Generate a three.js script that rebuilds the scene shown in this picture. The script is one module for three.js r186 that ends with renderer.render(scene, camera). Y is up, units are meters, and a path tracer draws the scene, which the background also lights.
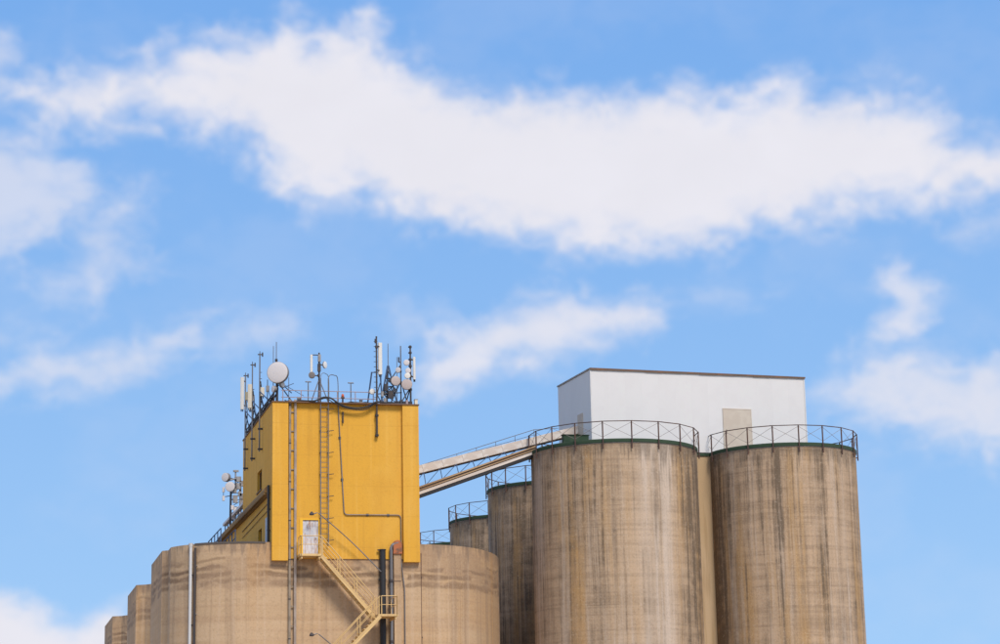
import * as THREE from 'three';
import { mergeGeometries, toCreasedNormals } from 'three/addons/utils/BufferGeometryUtils.js';

// ---------------------------------------------------------------- camera, sky, sun, exposure
const scene = new THREE.Scene();
const camera = new THREE.PerspectiveCamera(17.63, 1024 / 659, 0.5, 4000);
camera.position.set(0, 1.65, 0);
camera.rotation.set(0.21868, -0.2451, -0.02, 'YXZ');
const renderer = new THREE.WebGLRenderer({ antialias: true });
renderer.setSize(1024, 659);
renderer.toneMapping = THREE.LinearToneMapping;
renderer.toneMappingExposure = 1.03;
renderer.shadowMap.enabled = true;

const sun = new THREE.DirectionalLight(new THREE.Color(1.0, 0.90, 0.79), 3.3);
sun.position.set(30 + 22, 10 + 118, -122 + 102);
sun.target.position.set(30, 10, -122);
sun.castShadow = true;
sun.shadow.radius = 34;
sun.shadow.mapSize.set(4096, 4096);
Object.assign(sun.shadow.camera, { left: -60, right: 60, top: 60, bottom: -60, near: 1, far: 400 });
scene.add(sun, sun.target);

// ---- noise
function hash(x, y, z) {
  let h = Math.imul(x, 374761393) ^ Math.imul(y, 668265263) ^ Math.imul(z, 1274126177);
  h = Math.imul(h ^ (h >>> 13), 1274126177); h ^= h >>> 16;
  return (h >>> 0) / 4294967296;
}
const fade = t => t * t * (3 - 2 * t);
function noise2(x, y, s = 0) {
  const xi = Math.floor(x), yi = Math.floor(y), u = fade(x - xi), v = fade(y - yi);
  const a = hash(xi, yi, s), b = hash(xi + 1, yi, s), c = hash(xi, yi + 1, s), d = hash(xi + 1, yi + 1, s);
  return a + (b - a) * u + (c - a + (a - b - c + d) * u) * v;
}
function fbm(x, y, s = 0, o = 5, gain = 0.5) {
  let r = 0, a = 1, t = 0;
  for (let i = 0; i < o; i++) { r += a * noise2(x, y, s + i * 17); t += a; a *= gain; x = x * 2.03 + 11.3; y = y * 2.03 - 7.1; }
  return r / t;
}
const clamp = (x, a = 0, b = 1) => x < a ? a : x > b ? b : x;
const sstep = (a, b, x) => fade(clamp((x - a) / (b - a)));
const mix = (a, b, t) => a + (b - a) * t;
let seed = 12345;
const rnd = () => { seed = (Math.imul(seed, 1664525) + 1013904223) >>> 0; return seed / 4294967296; };

// ---- the sky: blue air paler towards the horizon, broken fair-weather cloud.  Each cloud: softness of its edge, thickness, then its outline as azimuth, elevation pairs, all in degrees
const CLOUDS = [
  [0.44, 0.99, 0.51, 18.62, 1.60, 19.15, 3.27, 19.33, 4.68, 19.87, 5.52, 20.16, 6.81, 20.30, 7.96, 20.76, 8.68, 20.42, 9.84, 20.51, 10.43, 20.89, 10.94, 20.08, 12.16, 19.42, 13.02, 18.81, 14.75, 18.73, 15.91, 18.81, 17.06, 18.50, 18.22, 18.64, 19.67, 18.77, 21.08, 18.37, 22.24, 18.79, 22.82, 18.91, 23.41, 18.31, 24.47, 18.18, 25.85, 17.99, 26.65, 17.52, 27.10, 16.86, 28.49, 16.48, 29.83, 16.35, 29.72, 15.03, 28.14, 15.38, 26.78, 15.33, 25.39, 15.19, 24.30, 15.37, 23.16, 14.93, 21.61, 14.85, 20.32, 14.37, 19.20, 14.47, 17.50, 14.42, 15.79, 14.53, 14.09, 14.98, 12.39, 15.31, 11.25, 15.43, 10.25, 16.21, 9.68, 15.99, 8.69, 15.74, 7.61, 16.41, 7.26, 17.23, 5.98, 17.85, 4.99, 17.88, 3.72, 18.22, 2.61, 17.70, 1.64, 17.90],
  [0.50, 0.62, 0.01, 17.31, 0.83, 17.35, 1.67, 16.85, 2.65, 16.35, 2.80, 15.68, 2.12, 15.39, 1.72, 14.84, 0.65, 14.53, 0.11, 14.43, -1.24, 14.58, -1.33, 16.97],
  [0.47, 0.52, 2.39, 15.40, 3.21, 15.97, 3.98, 16.23, 3.85, 15.58, 3.37, 14.89, 3.66, 14.35, 4.27, 13.96, 3.39, 13.80, 2.86, 13.11, 2.04, 13.15, 1.35, 13.48, 2.02, 14.04, 2.27, 14.72],
  [0.36, 0.5, -0.92, 20.22, 0.02, 20.10, 0.31, 19.59, 0.17, 18.92, -0.85, 18.59],
  [0.39, 0.62, 0.22, 11.16, 1.27, 11.67, 2.35, 11.67, 3.44, 11.74, 4.25, 11.92, 4.93, 12.44, 5.81, 12.67, 5.49, 12.18, 4.67, 11.51, 3.99, 11.10, 2.64, 10.72, 1.03, 10.69, -0.29, 10.61, -0.84, 11.07],
  [0.44, 0.42, 5.77, 11.88, 6.59, 12.57, 7.34, 12.69, 8.46, 12.53, 8.13, 12.20, 7.01, 12.05, 6.19, 11.58],
  [0.50, 0.34, 10.74, 12.63, 11.51, 12.95, 12.41, 12.83, 11.95, 12.31, 11.08, 12.32],
  [0.41, 0.86, 11.77, 11.08, 12.34, 11.87, 13.48, 12.43, 14.62, 13.10, 15.76, 13.32, 16.88, 12.93, 18.01, 12.97, 18.47, 12.52, 17.56, 12.08, 16.56, 11.70, 15.71, 11.39, 14.02, 11.26, 12.88, 10.73, 11.90, 10.52],
  [0.41, 0.24, 18.29, 12.96, 20.28, 13.32, 21.52, 12.99, 19.69, 12.66],
  [0.36, 0.72, 24.73, 13.39, 25.42, 13.43, 26.23, 12.88, 26.02, 12.22, 25.31, 11.70, 24.78, 11.95, 25.09, 12.55],
  [0.52, 0.8, 22.75, 10.04, 23.47, 10.60, 24.33, 11.32, 25.16, 11.57, 26.49, 11.19, 27.54, 10.88, 29.10, 10.54, 28.92, 8.09, 27.37, 8.48, 26.33, 8.80, 25.55, 9.11, 24.49, 9.44, 23.42, 9.70],
  [0.28, 0.97, -1.14, 5.34, 0.41, 5.24, 0.94, 5.03, 1.74, 4.50, 2.40, 4.29, 3.05, 4.74, 3.79, 5.03, 3.86, 3.96, 3.09, 2.65, -1.04, 2.69],
  [0.28, 0.42, 26.57, 14.29, 27.82, 14.79, 28.39, 15.07, 28.34, 14.45, 26.97, 14.16],
  [0.33, 0.28, 23.89, 18.81, 25.37, 19.02, 25.54, 18.74, 24.21, 18.55],
  [0.39, 0.3, -0.61, 12.07, 1.25, 12.37, 1.00, 11.82, -0.59, 11.62],
];
{
  const W = 4096, H = 2048, data = new Float32Array(W * H * 4);
  const clouds = CLOUDS.map(([soft, thick, ...p]) => { const xs = p.filter((_, i) => i % 2 === 0), ys = p.filter((_, i) => i % 2); return { soft, thick, xs, ys, x0: Math.min(...xs) - 2.5, x1: Math.max(...xs) + 2.5, y0: Math.min(...ys) - 2.5, y1: Math.max(...ys) + 2.5 }; });
  const depthIn = (c, x, y) => {   // distance inside the outline (negative outside)
    let best = 1e9, inn = false; const n = c.xs.length;
    for (let i = 0, j = n - 1; i < n; j = i++) {
      const ax = c.xs[j], ay = c.ys[j], dx = c.xs[i] - ax, dy = c.ys[i] - ay, t = clamp(((x - ax) * dx + (y - ay) * dy) / (dx * dx + dy * dy)), ex = x - ax - dx * t, ey = y - ay - dy * t, d = ex * ex + ey * ey;
      if (d < best) best = d;
      if ((c.ys[i] > y) !== (ay > y) && x < (ax - c.xs[i]) * (y - c.ys[i]) / (ay - c.ys[i]) + c.xs[i]) inn = !inn;
    }
    return (inn ? 1 : -1) * Math.sqrt(best);
  };
  for (let j = 0; j < H; j++) {
    const el = ((j + 0.5) / H - 0.5) * 180, e = Math.max(el, 0);
    const t1 = 1 - Math.exp(-e / 24), air = [mix(0.405, 0.035, t1), mix(0.65, 0.235, t1), mix(0.95, 0.72, t1)];
    for (let i = 0; i < W; i++) {
      const lon = ((i + 0.5) / W - 0.5) * 2 * Math.PI, az = Math.atan2(Math.cos(lon), -Math.sin(lon)) * 180 / Math.PI, o = (j * W + i) * 4;
      let al = 0, lum = 1;
      if (el > -1) {
        const inside = sstep(-9, -3, az) * (1 - sstep(31, 37, az)) * (1 - sstep(22, 25, el));
        if (inside > 0) {
          const n0 = fbm(az * 0.30, el * 0.42, 5, 3), wx = (fbm(az * 0.9 + 9, el * 1.2, 21, 4) - 0.5) * 0.9, wy = (fbm(az * 0.9, el * 1.2 + 5, 33, 4) - 0.5) * 0.7;
          const n = fbm(az * 1.5 + wx * 1.6, el * 2.3 + wy * 1.6, 55, 7, 0.60), big = fbm(az * 0.55 + wx, el * 0.9 + wy, 61, 4);
          let clear = 1;
          for (const c of clouds) if (az > c.x0 && az < c.x1 && el > c.y0 && el < c.y1) {
            const d = depthIn(c, az + wx * 0.25, el + wy * 0.25) / c.soft;
            const x = d + (n - 0.5) * 2.5 * (1.2 - 0.6 * sstep(0, 3.5, d)) + (big - 0.5) * 0.7 + 0.2;
            clear *= 1 - c.thick * sstep(-1.35, 1.6, x) * (0.66 + 0.34 * sstep(-0.5, 2.8, x + (n - 0.5) * 1.4));
          }
          al = (1 - clear) * inside; al = 1 - (1 - al) * (1 - 0.09 * sstep(0.40, 0.78, n0 * 0.7 + n * 0.3) * inside);
          lum = 0.985 + 0.05 * (big - 0.5);
        }
        if (inside < 1) { const q = fbm(az * 0.10 + 3, e * 0.16 + 40, 77, 4) + (fbm(az * 0.8, e * 1.3, 78, 4) - 0.5) * 0.22; al = Math.max(al, (1 - inside) * sstep(0.42, 0.66, q) * 0.95); }  // unseen cloud outside the view, made denser to whiten the fill light
      }
      data[o] = mix(air[0], 0.81 * lum, al); data[o + 1] = mix(air[1], 0.80 * lum, al); data[o + 2] = mix(air[2], 0.865 * lum, al); data[o + 3] = 1;
    }
  }
  const tex = new THREE.DataTexture(data, W, H, THREE.RGBAFormat, THREE.FloatType);
  tex.mapping = THREE.EquirectangularReflectionMapping; tex.magFilter = THREE.LinearFilter; tex.needsUpdate = true;
  scene.background = tex; scene.environment = tex;
}

// ---------------------------------------------------------------- helpers
const V = (x, y, z) => new THREE.Vector3(x, y, z);
const taken = new Map();
function numbered(name) { const n = taken.get(name) ?? 0; taken.set(name, n + 1); return n ? name + '_' + String(n).padStart(3, '0') : name; }
function tag(o, label, category, group) { o.userData = { label, category }; if (group) o.userData.group = group; return o; }
function thing(name, label, category, group, [x, y, z] = [0, 0, 0]) {
  const o = new THREE.Group(); o.name = numbered(name); o.position.set(x, y, z); scene.add(o); return tag(o, label, category, group);
}
function part(name, g, mat, parent, label) {
  const m = new THREE.Mesh(Array.isArray(g) ? join(g) : g, mat); m.name = name; m.castShadow = m.receiveShadow = true;
  if (label) m.userData.label = label;
  parent.add(m); return m;
}
function join(list) { return list.length === 1 ? list[0] : mergeGeometries(list.map(g => { const h = g.index ? g.toNonIndexed() : g; for (const k of Object.keys(h.attributes)) if (!['position', 'normal', 'uv'].includes(k)) h.deleteAttribute(k); return h; })); }
// a box between two corners, uv in metres
function bx(x0, y0, z0, x1, y1, z1) {
  const g = new THREE.BoxGeometry(Math.abs(x1 - x0), Math.abs(y1 - y0), Math.abs(z1 - z0)); g.translate((x0 + x1) / 2, (y0 + y1) / 2, (z0 + z1) / 2); return metres(g);
}
function metres(g) {
  const p = g.attributes.position, n = g.attributes.normal, uv = new Float32Array(p.count * 2);
  for (let i = 0; i < p.count; i++) {
    const ax = Math.abs(n.getX(i)), ay = Math.abs(n.getY(i)), az = Math.abs(n.getZ(i));
    if (ay > ax && ay > az) { uv[2 * i] = p.getX(i); uv[2 * i + 1] = p.getZ(i); } else { uv[2 * i] = ax > az ? p.getZ(i) + 37.3 : p.getX(i); uv[2 * i + 1] = p.getY(i); }
  }
  g.setAttribute('uv', new THREE.BufferAttribute(uv, 2)); return g;
}
// a round bar from a to b
function bar(a, b, r, r2 = r, seg = 8) {
  const A = V(...a), B = V(...b), L = A.distanceTo(B), g = new THREE.CylinderGeometry(r2, r, L, seg);
  g.translate(0, L / 2, 0); g.applyQuaternion(new THREE.Quaternion().setFromUnitVectors(V(0, 1, 0), B.clone().sub(A).normalize())); g.translate(A.x, A.y, A.z); return g;
}
// a square bar from a to b, w across (level), h high
function beam(a, b, w, h) {
  const A = V(...a), B = V(...b), L = A.distanceTo(B), g = new THREE.BoxGeometry(w, h, L), m = new THREE.Matrix4().lookAt(B, A, V(0, 1, 0));
  g.applyMatrix4(m); g.translate((A.x + B.x) / 2, (A.y + B.y) / 2, (A.z + B.z) / 2); return g;
}
function tube(points, r, seg = 8, tension = 0.5, n) {
  const c = new THREE.CatmullRomCurve3(points.map(p => V(...p)), false, 'catmullrom', tension);
  return new THREE.TubeGeometry(c, n ?? points.length * 8, r, seg);
}
// pipe through points with rounded corners
function pipe(points, r, bend = 0.2, seg = 8) {
  const path = new THREE.CurvePath(), P = points.map(p => V(...p)); let at = P[0];
  for (let i = 1; i < P.length; i++) {
    if (i === P.length - 1) { path.add(new THREE.LineCurve3(at, P[i])); break; }
    const a = P[i].clone().add(P[i - 1].clone().sub(P[i]).setLength(bend)), b = P[i].clone().add(P[i + 1].clone().sub(P[i]).setLength(bend));
    path.add(new THREE.LineCurve3(at, a)); path.add(new THREE.QuadraticBezierCurve3(a, P[i], b)); at = b;
  }
  return join(path.curves.map(c => new THREE.TubeGeometry(c, c.isLineCurve3 ? 1 : 6, r, seg)));
}
function ring(cx, y, cz, R, r, n = 96) { const g = new THREE.TorusGeometry(R, r, 6, n); g.rotateX(Math.PI / 2); g.translate(cx, y, cz); return g; }

// ---------------------------------------------------------------- materials
function texture(w, h, f, srgb = true) {
  const d = new Uint8Array(w * h * 4), c = [0, 0, 0];
  for (let j = 0; j < h; j++) for (let i = 0; i < w; i++) {
    f((i + 0.5) / w, (j + 0.5) / h, c); const o = (j * w + i) * 4;
    for (let k = 0; k < 3; k++) { const x = clamp(c[k]); d[o + k] = 255 * (srgb ? (x <= 0.0031308 ? 12.92 * x : 1.055 * Math.pow(x, 1 / 2.4) - 0.055) : x) + 0.5; }
    d[o + 3] = 255;
  }
  const t = new THREE.DataTexture(d, w, h); t.wrapS = t.wrapT = THREE.RepeatWrapping; t.magFilter = THREE.LinearFilter; t.minFilter = THREE.LinearMipmapLinearFilter; t.generateMipmaps = true;
  if (srgb) t.colorSpace = THREE.SRGBColorSpace; t.needsUpdate = true; return t;
}
const put = (c, r, g, b) => { c[0] = r; c[1] = g; c[2] = b; };
const blend = (c, r, g, b, t) => { c[0] += (r - c[0]) * t; c[1] += (g - c[1]) * t; c[2] += (b - c[2]) * t; };
const std = (r, g, b, rough = 0.8, metal = 0, extra = {}) => new THREE.MeshStandardMaterial({ color: new THREE.Color().setRGB(r, g, b), roughness: rough, metalness: metal, ...extra });
const grain = texture(512, 512, (u, v, c) => { const n = fbm(u * 64, v * 64, 3, 4); put(c, n, n, n); }, false); grain.repeat.set(0.25, 0.25);
// rough steel and paint that has weathered in patches, tile of 2 m
const patchy = (A, B, amount, s, k = 6) => { const t = texture(256, 256, (u, v, c) => {
  const per = (x, y) => mix(mix(fbm(x * k, y * k, s, 4), fbm((x - 1) * k, y * k, s, 4), x), mix(fbm(x * k, (y - 1) * k, s, 4), fbm((x - 1) * k, (y - 1) * k, s, 4), x), y);
  put(c, ...A); blend(c, ...B, amount * sstep(0.42, 0.62, per(u, v))); }); t.repeat.set(0.5, 0.5); return t; };
const M = {
  steel: new THREE.MeshStandardMaterial({ map: patchy([0.20, 0.21, 0.23], [0.13, 0.11, 0.10], 0.8, 11), roughness: 0.6, metalness: 0.35 }),
  dark: new THREE.MeshStandardMaterial({ map: patchy([0.045, 0.045, 0.055], [0.08, 0.06, 0.05], 0.8, 12), roughness: 0.7, metalness: 0.2 }),
  blue: std(0.05, 0.085, 0.16, 0.6),
  rust: new THREE.MeshStandardMaterial({ map: patchy([0.075, 0.045, 0.038], [0.14, 0.065, 0.04], 0.9, 13), roughness: 0.85 }),
  wire: std(0.23, 0.20, 0.19, 0.7, 0.2),
  galv: new THREE.MeshStandardMaterial({ map: patchy([0.32, 0.31, 0.30], [0.22, 0.20, 0.19], 0.85, 14), roughness: 0.7, metalness: 0.1 }),
  pink: std(0.36, 0.27, 0.26, 0.7),
  green: new THREE.MeshStandardMaterial({ map: patchy([0.02, 0.05, 0.024], [0.035, 0.062, 0.034], 0.9, 15), roughness: 0.85 }),
  white: new THREE.MeshStandardMaterial({ map: patchy([0.60, 0.60, 0.59], [0.55, 0.545, 0.53], 0.8, 16, 4), roughness: 0.55 }),
  radome: std(0.60, 0.57, 0.56, 0.6),
  radomePale: std(0.66, 0.65, 0.60, 0.5),
  cream: std(0.66, 0.60, 0.47, 0.5),
  stair: new THREE.MeshStandardMaterial({ map: patchy([0.68, 0.47, 0.20], [0.50, 0.33, 0.15], 0.8, 17), roughness: 0.65 }),
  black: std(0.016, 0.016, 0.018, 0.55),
  glass: new THREE.MeshPhysicalMaterial({ color: 0x0b0d10, roughness: 0.12, metalness: 0 }),
  beige: new THREE.MeshStandardMaterial({ map: patchy([0.56, 0.495, 0.41], [0.51, 0.44, 0.36], 0.8, 18, 4), roughness: 0.75 }),
  clad: new THREE.MeshStandardMaterial({ map: patchy([0.68, 0.63, 0.57], [0.52, 0.44, 0.37], 0.7, 19, 5), roughness: 0.7 }),
  brown: new THREE.MeshStandardMaterial({ map: patchy([0.16, 0.105, 0.07], [0.085, 0.055, 0.04], 0.9, 20, 5), roughness: 0.85 }),
  fascia: new THREE.MeshStandardMaterial({ map: patchy([0.13, 0.085, 0.06], [0.20, 0.10, 0.055], 0.9, 22), roughness: 0.8 }),
  red: std(0.50, 0.10, 0.035, 0.6),
  pale: std(0.42, 0.47, 0.54, 0.6),
  bitumen: std(0.10, 0.085, 0.075, 0.95),
  earth: new THREE.MeshStandardMaterial({ map: (() => { const t = texture(512, 512, (u, v, c) => { const n = fbm(u * 32, v * 32, 91, 5), m = fbm(u * 6, v * 6, 92, 4); put(c, 0.46, 0.36, 0.24); blend(c, 0.34, 0.26, 0.17, sstep(0.4, 0.65, m)); blend(c, 0.52, 0.42, 0.30, sstep(0.5, 0.7, n) * 0.6); }); t.repeat.set(0.04, 0.04); return t; })(), roughness: 0.95 }),
};

// yellow rendered wall: sun-bleached patches, fine rain streaks, old level joints
const yellowTex = texture(1024, 1024, (u, v, c) => {
  const x = u * 14, y = v * 14;
  put(c, 0.67, 0.35, 0.034);
  blend(c, 0.70, 0.39, 0.06, sstep(0.40, 0.7, fbm(x * 0.35, y * 0.35, 101, 4)) * 0.6);
  blend(c, 0.58, 0.285, 0.028, sstep(0.52, 0.75, fbm(x * 0.9, y * 0.45, 102, 5)) * 0.35);
  const s = fbm(x * 5, y * 0.14, 103, 3); blend(c, 0.46, 0.235, 0.03, sstep(0.60, 0.82, s) * 0.22); blend(c, 0.76, 0.45, 0.09, sstep(0.60, 0.8, 1 - s) * 0.3);
  const k = fbm(x * 12, y * 12, 104, 3); blend(c, 0.45, 0.22, 0.03, sstep(0.6, 0.85, k) * 0.25);
  const l = Math.abs(((y + fbm(x * 0.6, 2, 105, 2) * 0.06) / 1.75) % 1 - 0.5); if (l < 0.012) blend(c, 0.50, 0.25, 0.03, 0.28);
});
yellowTex.repeat.set(1 / 14, 1 / 14);
M.yellow = new THREE.MeshStandardMaterial({ map: yellowTex, bumpMap: grain, bumpScale: 0.004, roughness: 0.85 });
M.tanSteel = new THREE.MeshStandardMaterial({ map: patchy([0.42, 0.29, 0.16], [0.26, 0.16, 0.09], 0.9, 24, 5), roughness: 0.8 });
M.tray = new THREE.MeshStandardMaterial({ map: patchy([0.28, 0.225, 0.165], [0.18, 0.145, 0.105], 0.9, 25, 7), roughness: 0.75 });
M.trayPale = new THREE.MeshStandardMaterial({ map: patchy([0.36, 0.30, 0.25], [0.27, 0.21, 0.17], 0.9, 26, 7), roughness: 0.75 });
M.ochre = new THREE.MeshStandardMaterial({ map: patchy([0.27, 0.155, 0.05], [0.17, 0.10, 0.045], 0.9, 23, 5), roughness: 0.85 });
M.yellowTrim = std(0.80, 0.45, 0.02, 0.6);
// rusty white door, map stretched once over the leaf
const doorTex = texture(128, 256, (u, v, c) => {
  put(c, 0.60, 0.60, 0.62);
  blend(c, 0.45, 0.46, 0.50, sstep(0.45, 0.65, fbm(u * 5, v * 9, 111, 4)) * 0.7);
  blend(c, 0.34, 0.15, 0.06, 0.7 * sstep(0.54, 0.66, fbm(u * 7, v * 5, 112, 5)) * sstep(0.40, 0.62, fbm(u * 16, v * 3, 113, 3)));
  blend(c, 0.40, 0.20, 0.08, sstep(0.60, 0.70, fbm(u * 18, v * 2.4, 114, 3)) * 0.8);
});
doorTex.repeat.set(1, 1);
M.door = new THREE.MeshStandardMaterial({ map: doorTex, roughness: 0.6 });

// slip-formed concrete of a round silo: u runs once round, v from the ground to the rim.  spots = [angle from the texture's middle, half width, depth of stain]; the broad ones also carry limb shade painted in
function siloTexture(s, spots, pales, base, dirt) {
  const H0 = 21, C0 = 32;
  return texture(2048, 1024, (u, v, c) => {
    const x = u * C0, y = v * H0, ang = (u - 0.5) * 360, top = H0 - y;
    const wob = (fbm(x * 0.7, y * 0.25, s + 1, 3) - 0.5) * 0.07, xs = x + wob;
    put(c, ...base);
    // pours: each lift a little different, with ragged edges
    const yl = y / 1.15 + (fbm(x * 0.12, y * 0.15, s + 2, 2) - 0.5) * 0.15, lift = hash(Math.floor(yl), s, 5);
    blend(c, base[0] * 1.15, base[1] * 1.14, base[2] * 1.12, lift * 0.5);
    blend(c, base[0] * 0.72, base[1] * 0.70, base[2] * 0.66, sstep(0.60, 0.95, hash(Math.floor(yl), s, 6)) * 0.4 * sstep(0.35, 0.65, fbm(x * 0.5, y * 2.5, s + 3, 3)));
    const fr = yl - Math.floor(yl); if (fr < 0.06) blend(c, base[0] * 0.55, base[1] * 0.53, base[2] * 0.5, 0.45 * sstep(0.48, 0.68, fbm(x * 0.7, Math.floor(yl) * 3.1, s + 4, 3)));
    // fine level bands left by the sliding form
    const hb = fbm(x * 0.22, y * 7, s + 15, 3); blend(c, base[0] * 0.66, base[1] * 0.64, base[2] * 0.62, sstep(0.52, 0.74, hb) * 0.45); blend(c, base[0] * 1.22, base[1] * 1.2, base[2] * 1.17, sstep(0.54, 0.76, 1 - hb) * 0.4);
    // ochre and pale runs
    let pale = 0; for (const [a, w, k] of pales) { const d = (ang - a + (fbm(y * 0.3, a, s + 8, 3) - 0.5) * 8) / w; pale += k * Math.exp(-d * d * d * d); }
    const o = fbm(xs * 1.25, y * 0.09, s + 6, 4), ok = sstep(0.42, 0.68, o); blend(c, 0.47, 0.285, 0.115, ok * 0.85 * (1 - 0.75 * clamp(pale)) * (0.4 + 0.8 * fbm(x * 3, y * 0.8, s + 7, 3)));
    const pw = fbm(xs * 3.1, y * 0.13, s + 9, 4); blend(c, 0.57, 0.475, 0.385, clamp(sstep(0.48, 0.74, pw) * 0.45 + pale * (0.45 + 0.7 * sstep(0.3, 0.65, pw))) * 0.8);
    // black runs under the rim, weathered zones, and limb shade painted as broad zones
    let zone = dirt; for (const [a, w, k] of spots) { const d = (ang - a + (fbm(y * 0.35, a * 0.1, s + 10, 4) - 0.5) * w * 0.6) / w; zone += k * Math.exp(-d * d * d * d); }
    const n1 = fbm(xs * 1.5, y * 0.11, s + 11, 5), n2 = fbm(xs * 6.5, y * 0.16, s + 12, 4), n3 = fbm(xs * 14, y * 0.35, s + 16, 3), len = mix(2, 22, noise2(xs * 2.2, 0.5, s + 7));
    const run = sstep(0.50, 0.76, n1) * 0.45 + sstep(0.50, 0.72, n2) * (0.25 + 0.5 * sstep(len, len * 0.4, top)) + sstep(0.52, 0.76, n3) * 0.24;
    const mott = 0.80 + 1.2 * (fbm(x * 1.3, y * 2.4, s + 13, 4) - 0.45);
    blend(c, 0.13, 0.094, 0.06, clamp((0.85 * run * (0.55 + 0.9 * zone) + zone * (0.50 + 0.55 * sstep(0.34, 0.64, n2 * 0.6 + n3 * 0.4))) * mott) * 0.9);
    // darker just under the rim slab, ragged
    blend(c, 0.10, 0.08, 0.06, sstep(0.9, 0.0, top + (n2 - 0.5) * 3.2) * 0.55);
    // grain and blowholes
    const g = fbm(x * 14, y * 14, s + 14, 3); blend(c, c[0] * 0.7, c[1] * 0.68, c[2] * 0.66, sstep(0.55, 0.8, g) * 0.5); blend(c, 0.55, 0.46, 0.36, sstep(0.66, 0.85, 1 - g) * 0.35);
  });
}
const TAN = [0.455, 0.33, 0.215];
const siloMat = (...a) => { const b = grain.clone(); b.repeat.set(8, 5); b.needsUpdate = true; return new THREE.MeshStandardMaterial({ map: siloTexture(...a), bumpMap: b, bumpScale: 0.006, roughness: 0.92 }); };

// ---------------------------------------------------------------- ground
{
  const g = new THREE.PlaneGeometry(3000, 3000, 1, 1); g.rotateX(-Math.PI / 2); metres(g);
  const m = part('ground', g, M.earth, scene); m.userData = { kind: 'structure', label: 'dry bare earth yard under the silos' };
}

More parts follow.
